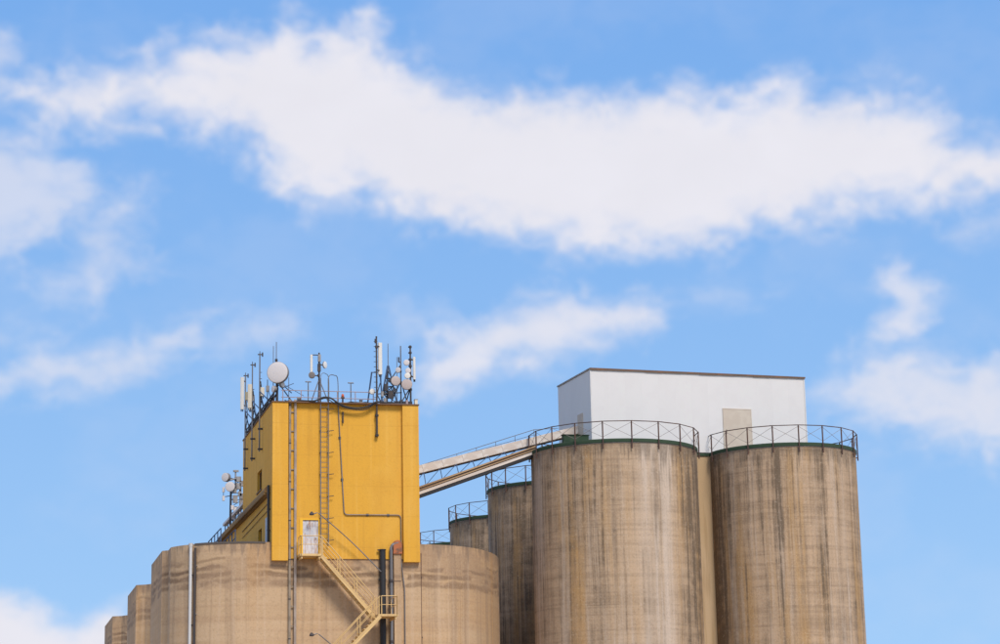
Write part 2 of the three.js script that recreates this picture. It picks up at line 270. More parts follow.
// ---------------------------------------------------------------- the low concrete silo block
const RIM = 15.12, FRONT = -116.05;
{
  const pts = [[24, -186], [11.5, -186], [11.2, -181], [9.87, -177.8], [9.87, -167.4], [10.55, -167.0], [11.3, -165.6], [11.8, -160], [11.3, -153], [9.87, -149.8], [9.87, -141.5], [10.45, -141.15], [11.2, -140.1], [11.6, -136], [11.2, -131.5], [9.87, -128.6], [9.87, -120.85], [10.2, -120.5]];
  const first = pts.length - 1;
  for (let k = 0; k <= 16; k++) { const a = (1 - k / 16) * 1.184; pts.push([14.6 - 4.75 * Math.sin(a), -120.8 + 4.75 * Math.cos(a)]); }
  const flat = pts.length - 1;
  for (let k = 0; k < 9; k++) pts.push([15.2 + k * 1.11, FRONT]);
  for (let k = 0; k <= 28; k++) { const a = 0.005 + k / 28 * Math.PI * 0.72; pts.push([24.08 + 7.2 * Math.sin(a), -129.45 + 13 * Math.cos(a)]); }
  pts.push([26.5, -142], [24, -150]);
  const block = thing('silo_block', 'long low tan concrete silo block with rounded corners beneath the yellow tower', 'silo');
  // outer wall, u in metres along the outline
  const strip = (list, y0, y1, off, u0 = 0) => {
    const pos = [], uv = []; let s = u0;
    const P = list.map((p, i) => { const a = list[Math.max(i - 1, 0)], b = list[Math.min(i + 1, list.length - 1)], dx = b[0] - a[0], dz = b[1] - a[1], L = Math.hypot(dx, dz); return [p[0] - off * dz / L, p[1] + off * dx / L]; });
    for (let i = 0; i + 1 < P.length; i++) {
      const [ax, az] = P[i], [bx_, bz] = P[i + 1], L = Math.hypot(bx_ - ax, bz - az);
      pos.push(ax, y0, az, bx_, y0, bz, bx_, y1, bz, ax, y0, az, bx_, y1, bz, ax, y1, az);
      uv.push(s, y0, s + L, y0, s + L, y1, s, y0, s + L, y1, s, y1); s += L;
    }
    const g = new THREE.BufferGeometry(); g.setAttribute('position', new THREE.Float32BufferAttribute(pos, 3)); g.setAttribute('uv', new THREE.Float32BufferAttribute(uv, 2)); g.computeVertexNormals();
    return [toCreasedNormals(g, 0.3), s];
  };
  let sFirst = 0; for (let i = 0; i < first; i++) sFirst += Math.hypot(pts[i + 1][0] - pts[i][0], pts[i + 1][1] - pts[i][1]);
  let sFlat = sFirst; for (let i = first; i < flat; i++) sFlat += Math.hypot(pts[i + 1][0] - pts[i][0], pts[i + 1][1] - pts[i][1]);
  const L0 = 48;   // texture: 48 m of wall, centred on the front
  const blockTex = texture(2048, 1024, (u, v, c) => {
    const x = u * L0, y = v * 16, t = RIM - y, b = [0.50, 0.345, 0.20];
    put(c, ...b);
    const yl = y / 1.2 + (fbm(x * 0.25, y * 0.7, 202, 3) - 0.5) * 0.5, lift = hash(Math.floor(yl), 7, 5);
    blend(c, 0.55, 0.395, 0.245, lift * 0.5); blend(c, 0.49, 0.31, 0.155, sstep(0.4, 0.7, fbm(x * 0.2, y * 0.5, 203, 4)) * 0.5);
    const fr = yl - Math.floor(yl); if (fr < 0.05) blend(c, 0.36, 0.24, 0.15, 0.18 * sstep(0.40, 0.62, fbm(x * 1.2, y, 204, 3)));
    const hb = fbm(x * 0.12, y * 4.5, 215, 4); blend(c, 0.42, 0.275, 0.165, sstep(0.5, 0.75, hb) * 0.4); blend(c, 0.58, 0.42, 0.265, sstep(0.52, 0.78, 1 - hb) * 0.35);
    // damp tide marks between one and two and a half metres under the rim: brown, with hard wavy lower edges
    const w = (fbm(x * 0.42, 3, 206, 4) - 0.5) * 1.3, m1 = fbm(x * 0.9, y * 2.6, 207, 5), m2 = fbm(x * 0.35 + 4, y * 1.4, 208, 4);
    for (const [y0, h, k, q] of [[1.0, 0.07, 0.45, 0.5], [1.45, 0.10, 0.8, 0.46], [1.85, 0.12, 0.75, 0.36], [2.3, 0.14, 0.6, 0.42]]) {
      const d = Math.abs(t - y0 - w * 0.30 - (m1 - 0.5) * 0.25); blend(c, 0.20, 0.125, 0.07, 1.15 * k * sstep(h * 1.8, h * 0.5, d) * sstep(q - 0.06, q + 0.06, fbm(x * 0.8 + y0 * 9, y * 1.2, 214, 4)));
    }
    blend(c, 0.35, 0.235, 0.145, sstep(0.36, 0.56, m2) * sstep(2.75, 2.35, t + w * 0.35 + (m1 - 0.5) * 0.5) * 0.55);
    // runs
    const xs = x + (fbm(x, y * 0.3, 209, 2) - 0.5) * 0.2, n1 = fbm(xs * 1.6, y * 0.05, 210, 4), n2 = fbm(xs * 6, y * 0.09, 211, 3);
    blend(c, 0.27, 0.185, 0.12, sstep(0.58, 0.78, n1) * 0.42 + sstep(0.60, 0.80, n2) * 0.28);
    blend(c, 0.47, 0.27, 0.11, sstep(0.60, 0.78, fbm(xs * 1.1 + 8, y * 0.06, 212, 3)) * 0.4);
    blend(c, 0.56, 0.42, 0.29, sstep(0.60, 0.80, 1 - n2) * 0.3);
    const g = fbm(x * 13, y * 13, 213, 3); blend(c, c[0] * 0.72, c[1] * 0.7, c[2] * 0.68, sstep(0.55, 0.8, g) * 0.45); blend(c, 0.58, 0.44, 0.31, sstep(0.66, 0.85, 1 - g) * 0.3);
    // dribbles below the edge
    blend(c, 0.17, 0.12, 0.085, sstep(0.55, 0.05, t + (n2 - 0.45) * 2.4) * 0.5);
  });
  blockTex.repeat.set(1 / L0, 1 / 16); blockTex.offset.set(-((sFirst - 14) / L0 % 1), 0);
  const gb = grain.clone(); gb.repeat.set(0.25, 0.25); gb.needsUpdate = true;
  M.block = new THREE.MeshStandardMaterial({ map: blockTex, bumpMap: gb, bumpScale: 0.006, roughness: 0.92 });
  part('wall', strip([...pts, pts[0]], 0, RIM, 0)[0], M.block, block);
  const sh = new THREE.Shape(pts.map(p => new THREE.Vector2(p[0], -p[1]))); const roof = new THREE.ShapeGeometry(sh); roof.rotateX(-Math.PI / 2); roof.translate(0, RIM - 0.06, 0); metres(roof);
  part('roof', roof, M.bitumen, block);
  part('coping', [strip(pts.slice(first + 7, flat + 2), RIM - 0.07, RIM + 0.035, 0.03)[0], strip(pts.slice(first + 7, flat + 2), RIM - 0.07, RIM + 0.035, -0.22)[0], (() => { const a = pts.slice(first + 7, flat + 2), q = new THREE.Shape([...a.map(p => new THREE.Vector2(p[0], -p[1] )), ...a.slice().reverse().map(p => new THREE.Vector2(p[0] + 0.05, -p[1] + 0.24))]); const g = new THREE.ShapeGeometry(q); g.rotateX(-Math.PI / 2); g.translate(0, RIM + 0.034, 0); return metres(g); })()], M.bitumen, block, 'dark bitumen edge along the rim');
  // roof hatch railing
  for (const [x, z0, z1, lab] of [[13.0, -118.7, -125.5, 'small blue railing on the flat roof, left of the pair'], [13.9, -119.3, -126, 'small blue railing on the flat roof, right of the pair next to the yellow wing']]) {
    const hr = thing('roof_railing', lab, 'railing', 'blue walkway railings on the flat roof');
    for (let z = z0; z > z1; z -= 1.65) part('post', bar([x, RIM - 0.1, z], [x, RIM + 1.08, z], 0.032), M.blue, hr);
    for (const h of [1.08, 0.6]) part('rail', bar([x, RIM + h, z0], [x, RIM + h, z1], 0.03), M.blue, hr);
  }
}

// ---------------------------------------------------------------- the yellow elevator tower
const TX0 = 15.55, TX1 = 23.98, TZ0 = -115.98, TZ1 = -129.6, TTOP = 23.06;
const rectHole = (a, b, c, d) => { const p = new THREE.Path(); p.moveTo(a, b); p.lineTo(a, d); p.lineTo(c, d); p.lineTo(c, b); p.closePath(); return p; };
{
  const t = thing('elevator_tower', 'tall yellow rendered tower with a flat roof carrying the antennas', 'tower');
  const wallFrom = (a, b, c, d, holes) => { const s = new THREE.Shape([new THREE.Vector2(a, b), new THREE.Vector2(c, b), new THREE.Vector2(c, d), new THREE.Vector2(a, d)]); for (const h of holes) s.holes.push(rectHole(...h)); return new THREE.ExtrudeGeometry(s, { depth: 0.3, bevelEnabled: false }); };
  const front = wallFrom(TX0 + 0.301, 14.2, TX1, TTOP, [[17.30, 14.42, 18.20, 16.38]]); front.translate(0, 0, TZ0 - 0.3); part('front_wall', metres(front), M.yellow, t);
  const left = wallFrom(-TZ0, 14.9, -TZ1, TTOP, [[120.4, 18.75, 122.5, 19.95], [120.4, 15.65, 121.9, 16.45]]); left.rotateY(Math.PI / 2); left.translate(TX0, 0, 0);
  part('side_wall', metres(left), M.yellow, t);
  part('side_wall', bx(TX1 - 0.3, 14.9, TZ0 - 0.301, TX1 - 0.002, TTOP, TZ1), M.yellow, t);
  part('rear_wall', bx(TX0 + 0.301, 14.9, TZ1, TX1 - 0.301, TTOP, TZ1 + 0.3), M.yellow, t);
  part('roof', bx(TX0 + 0.302, TTOP - 0.3, TZ0 - 0.302, TX1 - 0.302, TTOP - 0.02, TZ1 + 0.302), M.bitumen, t);
  part('coping', [bx(TX0 - 0.05, TTOP, TZ0 + 0.3, TX1 + 0.05, TTOP + 0.06, TZ0 - 0.36), bx(TX0 - 0.05, TTOP, TZ0 - 0.361, TX0 + 0.36, TTOP + 0.06, TZ1 - 0.05), bx(TX1 - 0.36, TTOP, TZ0 - 0.361, TX1 + 0.05, TTOP + 0.06, TZ1 - 0.05), bx(TX0 + 0.361, TTOP, TZ1 + 0.36, TX1 - 0.361, TTOP + 0.06, TZ1 - 0.05)], M.fascia, t);
  part('pilaster', bx(TX0 - 0.012, 14.07, TZ0 - 0.2, 16.44, TTOP - 0.003, TZ0 + 0.24), M.yellow, t);
  part('pilaster', bx(23.05, 14.02, TZ0 - 0.2, TX1 + 0.012, TTOP - 0.003, TZ0 + 0.24), M.yellow, t);
  for (const [z0, z1, y0, y1] of [[-120.4, -122.5, 18.75, 19.95], [-120.4, -121.9, 15.65, 16.45]]) {
    const w = part('window', [bx(TX0 + 0.16, y0, z0, TX0 + 0.22, y0 + 0.07, z1), bx(TX0 + 0.16, y1 - 0.07, z0, TX0 + 0.22, y1, z1), bx(TX0 + 0.16, y0 + 0.07, z0, TX0 + 0.22, y1 - 0.07, z0 - 0.07), bx(TX0 + 0.16, y0 + 0.07, z1 + 0.07, TX0 + 0.22, y1 - 0.07, z1), bx(TX0 + 0.16, y0 + 0.07, (z0 + z1) / 2 + 0.03, TX0 + 0.22, y1 - 0.07, (z0 + z1) / 2 - 0.03)], M.dark, t);
    part('pane', bx(TX0 + 0.18, y0 + 0.07, z0 - 0.07, TX0 + 0.19, y1 - 0.07, (z0 + z1) / 2 + 0.03), M.glass, w); part('pane', bx(TX0 + 0.18, y0 + 0.07, (z0 + z1) / 2 - 0.03, TX0 + 0.19, y1 - 0.07, z1 + 0.07), M.glass, w);
    part('sill', bx(TX0 - 0.06, y0 - 0.08, z0 + 0.08, TX0 + 0.12, y0 - 0.005, z1 - 0.08), M.brown, w);
  }
  // front door
  const dg = new THREE.BoxGeometry(0.88, 1.93, 0.05); dg.translate(17.75, 15.395, TZ0 - 0.06);
  const d = part('door', dg, M.door, t, 'white metal door streaked with rust');
  part('handle', [bar([18.08, 15.35, TZ0 - 0.03], [18.08, 15.35, TZ0 + 0.03], 0.015), bar([17.98, 15.35, TZ0 + 0.03], [18.09, 15.35, TZ0 + 0.03], 0.014)], M.dark, d);
  part('door_frame', [bx(17.14, 14.40, TZ0 - 0.05, 17.305, 16.46, TZ0 + 0.03), bx(18.195, 14.40, TZ0 - 0.05, 18.27, 16.46, TZ0 + 0.03), bx(17.306, 16.375, TZ0 - 0.05, 18.194, 16.46, TZ0 + 0.03)], M.yellowTrim, t, 'bright yellow door frame');
  part('side_door', bx(TX0 - 0.035, 15.1, -117.0, TX0 + 0.05, 16.75, -118.5), M.pale, t, 'pale blue door low on the side wall');
  // the long rolled ledge along the side wall, with two thin conduits under it
  part('ledge', [bar([TX0 - 0.05, 18.15, -116.9], [TX0 - 0.05, 18.15, -129.5], 0.27, 0.27, 14), bar([TX0 - 0.28, 17.98, -116.9], [TX0 - 0.28, 17.98, -129.5], 0.07)], M.ochre, t, 'brown rounded ledge across the side wall');
  part('conduit', bar([TX0 - 0.04, 17.5, -117], [TX0 - 0.04, 17.3, -129.5], 0.022), M.ochre, t); part('conduit', bar([TX0 - 0.04, 17.1, -117], [TX0 - 0.04, 16.9, -129.5], 0.018), M.ochre, t);
  const dp = thing('drainpipe', 'black drainpipe down the side of the yellow tower beside the pale blue door', 'pipe');
  part('pipe', bar([TX0 - 0.12, RIM - 0.08, -116.5], [TX0 - 0.12, 18.4, -116.5], 0.08), M.black, dp); part('clip', bx(TX0 - 0.21, 17.0, -116.46, TX0 + 0.02, 17.06, -116.54), M.dark, dp); part('clip', bx(TX0 - 0.21, 15.8, -116.46, TX0 + 0.02, 15.86, -116.54), M.dark, dp);

  // low rear wing
  const an = thing('tower_annex', 'low yellow wing behind the tower with brown eaves', 'building');
  part('wall', bx(TX0, RIM - 0.1, TZ1 - 0.002, 23.4, 18.0, -141), M.yellow, an);
  part('roof', bx(TX0 - 0.1, 18.001, TZ1 - 0.06, 23.5, 18.1, -141.1), M.bitumen, an);
  part('eaves', [bar([TX0 - 0.05, 18.15, -129.501], [TX0 - 0.05, 18.15, -141.2], 0.27, 0.27, 14), bar([TX0 - 0.28, 17.98, -129.501], [TX0 - 0.28, 17.98, -141.2], 0.07)], M.ochre, an);
  const ar = thing('annex_railing', 'railing with a white top plank along the roof edge of the low wing', 'railing');
  for (let z = -130.2; z > -141; z -= 1.5) part('post', bar([TX0 + 0.15, 18.05, z], [TX0 + 0.15, 19.1, z], 0.035), M.blue, ar);
  part('top_plank', beam([TX0 + 0.15, 19.15, -129.75], [TX0 + 0.15, 19.15, -141], 0.28, 0.16), M.radome, ar); part('rail', bar([TX0 + 0.15, 18.6, -129.8], [TX0 + 0.15, 18.6, -141], 0.025), M.blue, ar);
}

// ---------------------------------------------------------------- fittings on the front of the tower
{
  const ct = thing('cable_tray', 'grey vertical cable tray running full height left of the rusty door', 'cable tray');
  part('channel', bx(16.50, 0, TZ0 + 0.03, 16.62, 23.25, TZ0 + 0.12), M.tray, ct); part('channel', bx(16.80, 0, TZ0 + 0.03, 16.93, 23.25, TZ0 + 0.13), M.trayPale, ct);
  for (let y = 0.5; y < 23.2; y += 1.1) part('rung', bx(16.621, y, TZ0 + 0.02, 16.799, y + 0.06, TZ0 + 0.06), M.tray, ct);
  for (let y = 0.9; y < 23.2; y += 2.2) part('strap', bx(16.49, y, TZ0 - 0.005, 16.63, y + 0.06, TZ0 + 0.127), M.dark, ct);

  const ld = thing('wall_ladder', 'grey steel ladder up the front of the yellow tower above the stairs', 'ladder');
  for (const x of [18.30, 18.74]) part('rail', bar([x, 14.9, TZ0 + 0.2], [x, 24.5, TZ0 + 0.2], 0.03), M.steel, ld);
  for (let y = 15.0; y < 23.2; y += 0.29) part('rung', bar([18.30, y, TZ0 + 0.2], [18.74, y, TZ0 + 0.2], 0.012), M.steel, ld);
  for (let y = 15.2; y < 23; y += 1.25) { part('bracket', bx(18.27, y, TZ0, 18.33, y + 0.05, TZ0 + 0.2), M.dark, ld); part('bracket', bx(18.71, y, TZ0, 18.77, y + 0.05, TZ0 + 0.2), M.dark, ld); part('stub', bar([18.74, y, TZ0 + 0.2], [19.05, y + 0.05, TZ0 + 0.2], 0.02), M.dark, ld); }
  part('grab_hoop', tube([[18.74, 24.5, TZ0 + 0.2], [18.85, 24.72, TZ0 + 0.1], [19.15, 24.78, TZ0 - 0.2], [19.38, 24.6, TZ0 - 0.4], [19.42, 23.1, TZ0 - 0.42]], 0.022), M.steel, ld);
  part('grab_hoop', tube([[18.30, 24.5, TZ0 + 0.2], [18.38, 24.8, TZ0 + 0.1], [18.66, 24.86, TZ0 - 0.2], [18.86, 24.6, TZ0 - 0.4], [18.88, 23.1, TZ0 - 0.42]], 0.018), M.steel, ld);

  const cd = thing('wall_conduit', 'thin grey conduit stepping down across the yellow front to the right', 'conduit');
  part('pipe', pipe([[19.32, 23.15, TZ0 + 0.06], [19.66, 16.69, TZ0 + 0.06], [22.93, 16.71, TZ0 + 0.06], [22.93, 14.0, TZ0 + 0.06], [23.12, 12.5, TZ0 + 0.03], [23.12, 0, TZ0 + 0.03]], 0.03, 0.22), M.steel, cd);
  for (const [x, y] of [[19.42, 21.1], [19.55, 18.7], [21.0, 16.7], [22.2, 16.7]]) part('clip', bx(x - 0.07, y - 0.07, TZ0 - 0.01, x + 0.07, y + 0.07, TZ0 + 0.05), M.dark, cd);
  const sc = thing('seam_cable', 'thin rusty cable down the concrete right of the yellow tower', 'cable');
  part('cable', tube([[24.18, 14.6, FRONT - 0.38], [24.16, 11, FRONT - 0.37], [24.2, 6, FRONT - 0.38], [24.18, 0, FRONT - 0.38]], 0.03, 6), M.rust, sc);
  for (const y of [13.2, 9.8]) part('clip', bx(24.13, y, FRONT - 0.5, 24.23, y + 0.06, FRONT - 0.37), M.dark, sc);

  const bp = thing('vent_pipe', 'thick black upright pipe passing behind the stair landing', 'pipe');
  part('pipe', bar([21.84, 0, TZ0 + 0.14], [21.84, 14.68, TZ0 + 0.14], 0.175, 0.175, 16), M.black, bp); part('cap', [bar([21.84, 14.68, TZ0 + 0.14], [21.84, 14.74, TZ0 + 0.14], 0.2, 0.2, 16), bx(21.55, 14.66, TZ0 + 0.1, 21.8, 14.73, TZ0 + 0.2)], M.black, bp);
  for (const y of [13.0, 9.2, 5.0]) part('clip', bx(21.63, y, FRONT - 0.02, 22.05, y + 0.07, TZ0 + 0.1), M.dark, bp);
  const gp = thing('exhaust_pipe', 'grey bent pipe rising beside the black pipe into the red cap', 'pipe');
  part('pipe', pipe([[22.33, 0, TZ0 + 0.16], [22.33, 15.02, TZ0 + 0.16], [22.75, 15.12, TZ0 + 0.16]], 0.088, 0.3, 12), M.steel, gp);
  for (const y of [12.9, 11.6, 9.5]) part('collar', bar([22.33, y, TZ0 + 0.16], [22.33, y + 0.12, TZ0 + 0.16], 0.14, 0.14, 12), M.dark, gp);
  const du = thing('wall_duct', 'concrete duct strip with a rusty red rounded cap right of the stairs', 'duct');
  part('shaft', bx(22.49, 0, FRONT - 0.1, 22.90, 14.5, FRONT + 0.22), M.block, du);
  part('joint', bx(22.475, 12.93, FRONT - 0.05, 22.905, 12.97, FRONT + 0.235), M.brown, du);
  const cs = new THREE.Shape(); cs.moveTo(-0.25, 0); cs.lineTo(0.22, 0); cs.lineTo(0.22, 0.5); cs.absarc(-0.015, 0.5, 0.235, 0, Math.PI); cs.closePath();
  const cg = new THREE.ExtrudeGeometry(cs, { depth: 0.3, bevelEnabled: true, bevelSize: 0.03, bevelThickness: 0.03, bevelSegments: 2 }); cg.translate(22.72, 14.5, FRONT - 0.02);
  part('cap', cg, new THREE.MeshStandardMaterial({ map: patchy([0.40, 0.13, 0.05], [0.16, 0.08, 0.05], 0.9, 31, 9), roughness: 0.8 }), du, 'rusty red rounded cap');

  const wp = thing('rain_downpipe', 'white rain downpipe on the curved left end of the concrete block', 'pipe');
  const nA = (x) => { const a = Math.asin((14.6 - x) / 4.75); return [Math.sin(-a), Math.cos(a)]; };
  { const [nx, nz] = nA(11.27), z = -120.8 + 4.75 * nz, p = [11.27 + nx * 0.13, 0, z + nz * 0.13];
    part('pipe', bar([p[0], 0, p[2]], [p[0], 15.0, p[2]], 0.088, 0.088, 12), M.white, wp); part('hopper', bar([p[0], 14.95, p[2]], [p[0], 15.16, p[2]], 0.10, 0.13, 12), M.white, wp);
    for (const y of [13.4, 10.6, 7]) part('clip', beam([p[0], y, p[2]], [p[0] - nx * 0.2, y, p[2] - nz * 0.2], 0.2, 0.05), M.dark, wp);
    const [mx, mz] = nA(11.47), q = [11.47 + mx * 0.09, 0, -120.8 + 4.75 * mz + mz * 0.09], cp = thing('dark_conduit', 'dark conduit running down right beside the white downpipe', 'conduit');
    part('pipe', bar([q[0], 0, q[2]], [q[0], 14.9, q[2]], 0.075, 0.075, 10), M.dark, cp); for (const y of [13.9, 11.2]) part('clip', beam([q[0], y, q[2]], [q[0] - mx * 0.12, y, q[2] - mz * 0.12], 0.17, 0.05), M.galv, cp); }

  // lamps on long bent arms fixed to the black pipe
  for (const [y, lab] of [[16.66, 'small lamp on a long bent arm above the rusty door'], [9.92, 'small lamp on a bent arm low beside the lower flight of stairs']]) {
    const l = thing('arm_lamp', lab, 'lamp', 'lamps over the stair landings');
    part('arm', tube([[17.8, y, TZ0 + 0.62], [18.0, y + 0.02, TZ0 + 0.62], [18.25, y - 0.08, TZ0 + 0.6], [20.0, y - 1.55, TZ0 + 0.45], [21.72, y - 3.2, TZ0 + 0.3]], 0.03, 8, 0.5, 40), M.steel, l);
    const hd = new THREE.LatheGeometry([[0, 0.14], [0.05, 0.13], [0.12, 0.03], [0.14, -0.04], [0.12, -0.06], [0, -0.08]].map(p => new THREE.Vector2(...p)), 14); hd.translate(17.72, y - 0.02, TZ0 + 0.62);
    part('head', hd, M.dark, l);
  }
  // hose sagging over the parapet
  const hs = thing('sagging_hose', 'thick black cable sagging along the top edge of the yellow front', 'cable');
  part('cable', tube([[17.0, 23.2, TZ0 + 0.12], [17.8, 23.14, TZ0 + 0.33], [18.1, 23.22, TZ0 + 0.36], [18.45, 23.37, TZ0 + 0.38], [18.85, 23.33, TZ0 + 0.38], [19.25, 23.08, TZ0 + 0.36], [19.75, 22.87, TZ0 + 0.3], [20.5, 22.80, TZ0 + 0.28], [21.1, 22.95, TZ0 + 0.3], [21.5, 23.17, TZ0 + 0.34], [22.4, 23.16, TZ0 + 0.1], [23.2, 23.18, TZ0 - 0.1]], 0.05, 8, 0.5, 90), M.black, hs);
  part('thin_cable', tube([[16.9, 23.16, TZ0 + 0.2], [18.0, 23.18, TZ0 + 0.37], [18.6, 23.30, TZ0 + 0.40], [19.1, 23.02, TZ0 + 0.38], [19.9, 22.76, TZ0 + 0.32], [20.8, 22.72, TZ0 + 0.3], [21.5, 23.12, TZ0 + 0.34]], 0.025, 6, 0.5, 60), M.black, hs);
  const sp = thing('short_bracket', 'short dark stub pole on the yellow front under the sagging cable', 'bracket');
  part('pole', bar([19.6, 21.95, TZ0 + 0.1], [19.6, 22.6, TZ0 + 0.1], 0.04), M.dark, sp); for (const y of [22.05, 22.5]) part('clip', bx(19.55, y, TZ0 - 0.02, 19.65, y + 0.05, TZ0 + 0.1), M.dark, sp);
}

// ---------------------------------------------------------------- the cream steel staircase
{
  const st = thing('steel_staircase', 'cream yellow steel zigzag staircase on the concrete wall under the rusty door', 'staircase');
  const zi = -115.72, zo = -114.86, zi2 = -114.76, zo2 = -113.9;
  const landing = (x0, x1, y, z0, z1) => { const l = part('landing', bx(x0, y - 0.12, z0, x1, y, z1), M.stair, st); for (const x of [x0 + 0.12, x1 - 0.12]) part('bracket', [beam([x, y - 0.2, z0 + 0.02], [x, y - 0.2, z1 - 0.05], 0.07, 0.14)], M.stair, l); };
  const flight = (xa, ya, xb, yb, z0, z1) => {
    for (const z of [z0, z1]) part('stringer', beam([xa, ya - 0.12, z], [xb, yb - 0.12, z], 0.05, 0.21), M.stair, st);
    const n = Math.round(Math.abs(ya - yb) / 0.2);
    for (let k = 1; k < n; k++) { const t = k / n, x = mix(xa, xb, t), y = mix(ya, yb, t); part('tread', bx(x - 0.13, y - 0.03, Math.min(z0, z1) + 0.03, x + 0.13, y + 0.015, Math.max(z0, z1) - 0.03), M.stair, st); }
    for (const z of [z0, z1]) {
      const h = part('handrail', [bar([xa, ya + 1.0, z], [xb, yb + 1.0, z], 0.026), bar([xa, ya + 0.52, z], [xb, yb + 0.52, z], 0.019)], M.stair, st);
      for (const t of [0.02, 0.34, 0.66, 0.98]) part('post', bar([mix(xa, xb, t), mix(ya, yb, t) - 0.1, z], [mix(xa, xb, t), mix(ya, yb, t) + 1.0, z], 0.03), M.stair, h);
    }
  };
  const railing = (list) => { const h = part('handrail', list.flatMap(([a, b]) => [bar([a[0], a[1] + 1.0, a[2]], [b[0], b[1] + 1.0, b[2]], 0.026), bar([a[0], a[1] + 0.52, a[2]], [b[0], b[1] + 0.52, b[2]], 0.019)]), M.stair, st); for (const [a, b] of list) for (const p of [a, b]) part('post', bar([p[0], p[1] - 0.1, p[2]], [p[0], p[1] + 1.0, p[2]], 0.03), M.stair, h); };
  landing(16.98, 18.20, 14.36, FRONT + 0.005, zo + 0.02); railing([[[17.04, 14.36, zi], [17.04, 14.36, zo]], [[17.04, 14.36, zo], [18.2, 14.36, zo]]]);
  flight(18.20, 14.36, 21.22, 10.94, zi, zo);
  landing(21.2, 22.32, 10.94, zi + 0.08, zo2 + 0.02); railing([[[22.27, 10.94, zi + 0.12], [22.27, 10.94, zo2]], [[21.4, 10.94, zo2], [22.27, 10.94, zo2]]]);
  flight(21.32, 10.94, 18.0, 7.5, zi2, zo2);
  landing(16.9, 18.02, 7.5, zi, zo2 + 0.02); railing([[[16.96, 7.5, zi], [16.96, 7.5, zo2]]]);
  flight(18.0, 7.5, 21.22, 4.1, zi, zo); landing(21.2, 22.32, 4.1, zi + 0.08, zo2 + 0.02); railing([[[22.27, 4.1, zi + 0.12], [22.27, 4.1, zo2]]]);
  flight(21.32, 4.1, 17.8, 0.05, zi2, zo2);
  for (const [x, z, y] of [[21.32, zo2 - 0.05, 4.0], [22.22, zo2 - 0.05, 4.0], [17.05, zo2 - 0.05, 7.38]]) part('column', bx(x - 0.05, 0, z - 0.05, x + 0.05, y, z + 0.05), M.stair, st);
}

// ---------------------------------------------------------------- antennas
const RT = TTOP;   // roof level
const turnTo = (g, yaw, pitch) => { g.rotateX(-pitch); g.rotateY(yaw); return g; };
// drum dish: faces +z before turning; yaw turns towards +x
function dish(label, [x, y, z], R, yaw, mat, mast, deep = 0.5, group = 'dish antennas on the tower roof') {
  const o = thing('dish_antenna', label, 'dish antenna', group, [x, y, z]);
  const face = new THREE.LatheGeometry([[0, 0.10 * R], [0.5 * R, 0.085 * R], [0.85 * R, 0.045 * R], [0.97 * R, 0.0]].map(p => new THREE.Vector2(...p)), 36); face.rotateX(Math.PI / 2);
  part('radome', turnTo(face, yaw, 0), mat, o);
  const dr = new THREE.LatheGeometry([[0.97 * R, 0.0], [R, -0.01], [R, -deep * R], [0.8 * R, -(deep + 0.18) * R], [0.3 * R, -(deep + 0.42) * R], [0, -(deep + 0.45) * R]].map(p => new THREE.Vector2(...p)), 36); dr.rotateX(Math.PI / 2);
  part('shroud', turnTo(dr, yaw, 0), M.galv, o);
  const back = V(0, 0, -(deep + 0.4) * R).applyAxisAngle(V(0, 1, 0), yaw);
  if (mast) part('bracket', [bar([back.x, back.y, back.z], [mast[0] - x, mast[1] - y, mast[2] - z], Math.max(0.03, R * 0.1)), bar([mast[0] - x, mast[1] - y - R * 0.35, mast[2] - z], [mast[0] - x, mast[1] - y + R * 0.35, mast[2] - z], 0.075)], M.dark, o);
  return o;
}
function panel(label, x, y0, y1, z, w, mat, mast, yaw = 0) {
  const o = thing('panel_antenna', label, 'panel antenna', 'panel antennas on the tower', [x, y0, z]);
  const s = new THREE.Shape(), h = w / 2, r = w * 0.25; s.moveTo(-h, -h * 0.5); s.lineTo(h, -h * 0.5); s.lineTo(h, h * 0.5 - r); s.quadraticCurveTo(h, h * 0.5, h - r, h * 0.5); s.lineTo(-h + r, h * 0.5); s.quadraticCurveTo(-h, h * 0.5, -h, h * 0.5 - r); s.closePath();
  const g = new THREE.ExtrudeGeometry(s, { depth: y1 - y0, bevelEnabled: true, bevelSize: 0.01, bevelThickness: 0.01, bevelSegments: 1 }); g.rotateX(-Math.PI / 2); g.rotateY(yaw + Math.PI); part('radome', g, mat, o);
  part('connector', [bar([-w * 0.22, -0.14, 0], [-w * 0.22, 0.02, 0], 0.03), bar([w * 0.22, -0.14, 0], [w * 0.22, 0.02, 0], 0.03)], M.black, o);
  for (const t of [0.12, 0.88]) part('bracket', beam([0, (y1 - y0) * t, 0], [mast[0] - x, (y1 - y0) * t, mast[1] - z], 0.07, 0.07), M.dark, o);
  return o;
}
function mast(label, x, z, y0, y1, r, mat, group) { const o = thing('antenna_mast', label, 'mast', group ?? 'antenna masts on the tower roof', [x, y0, z]); part('pole', bar([0, 0, 0], [0, y1 - y0, 0], r, r * 0.8), mat, o); return o; }
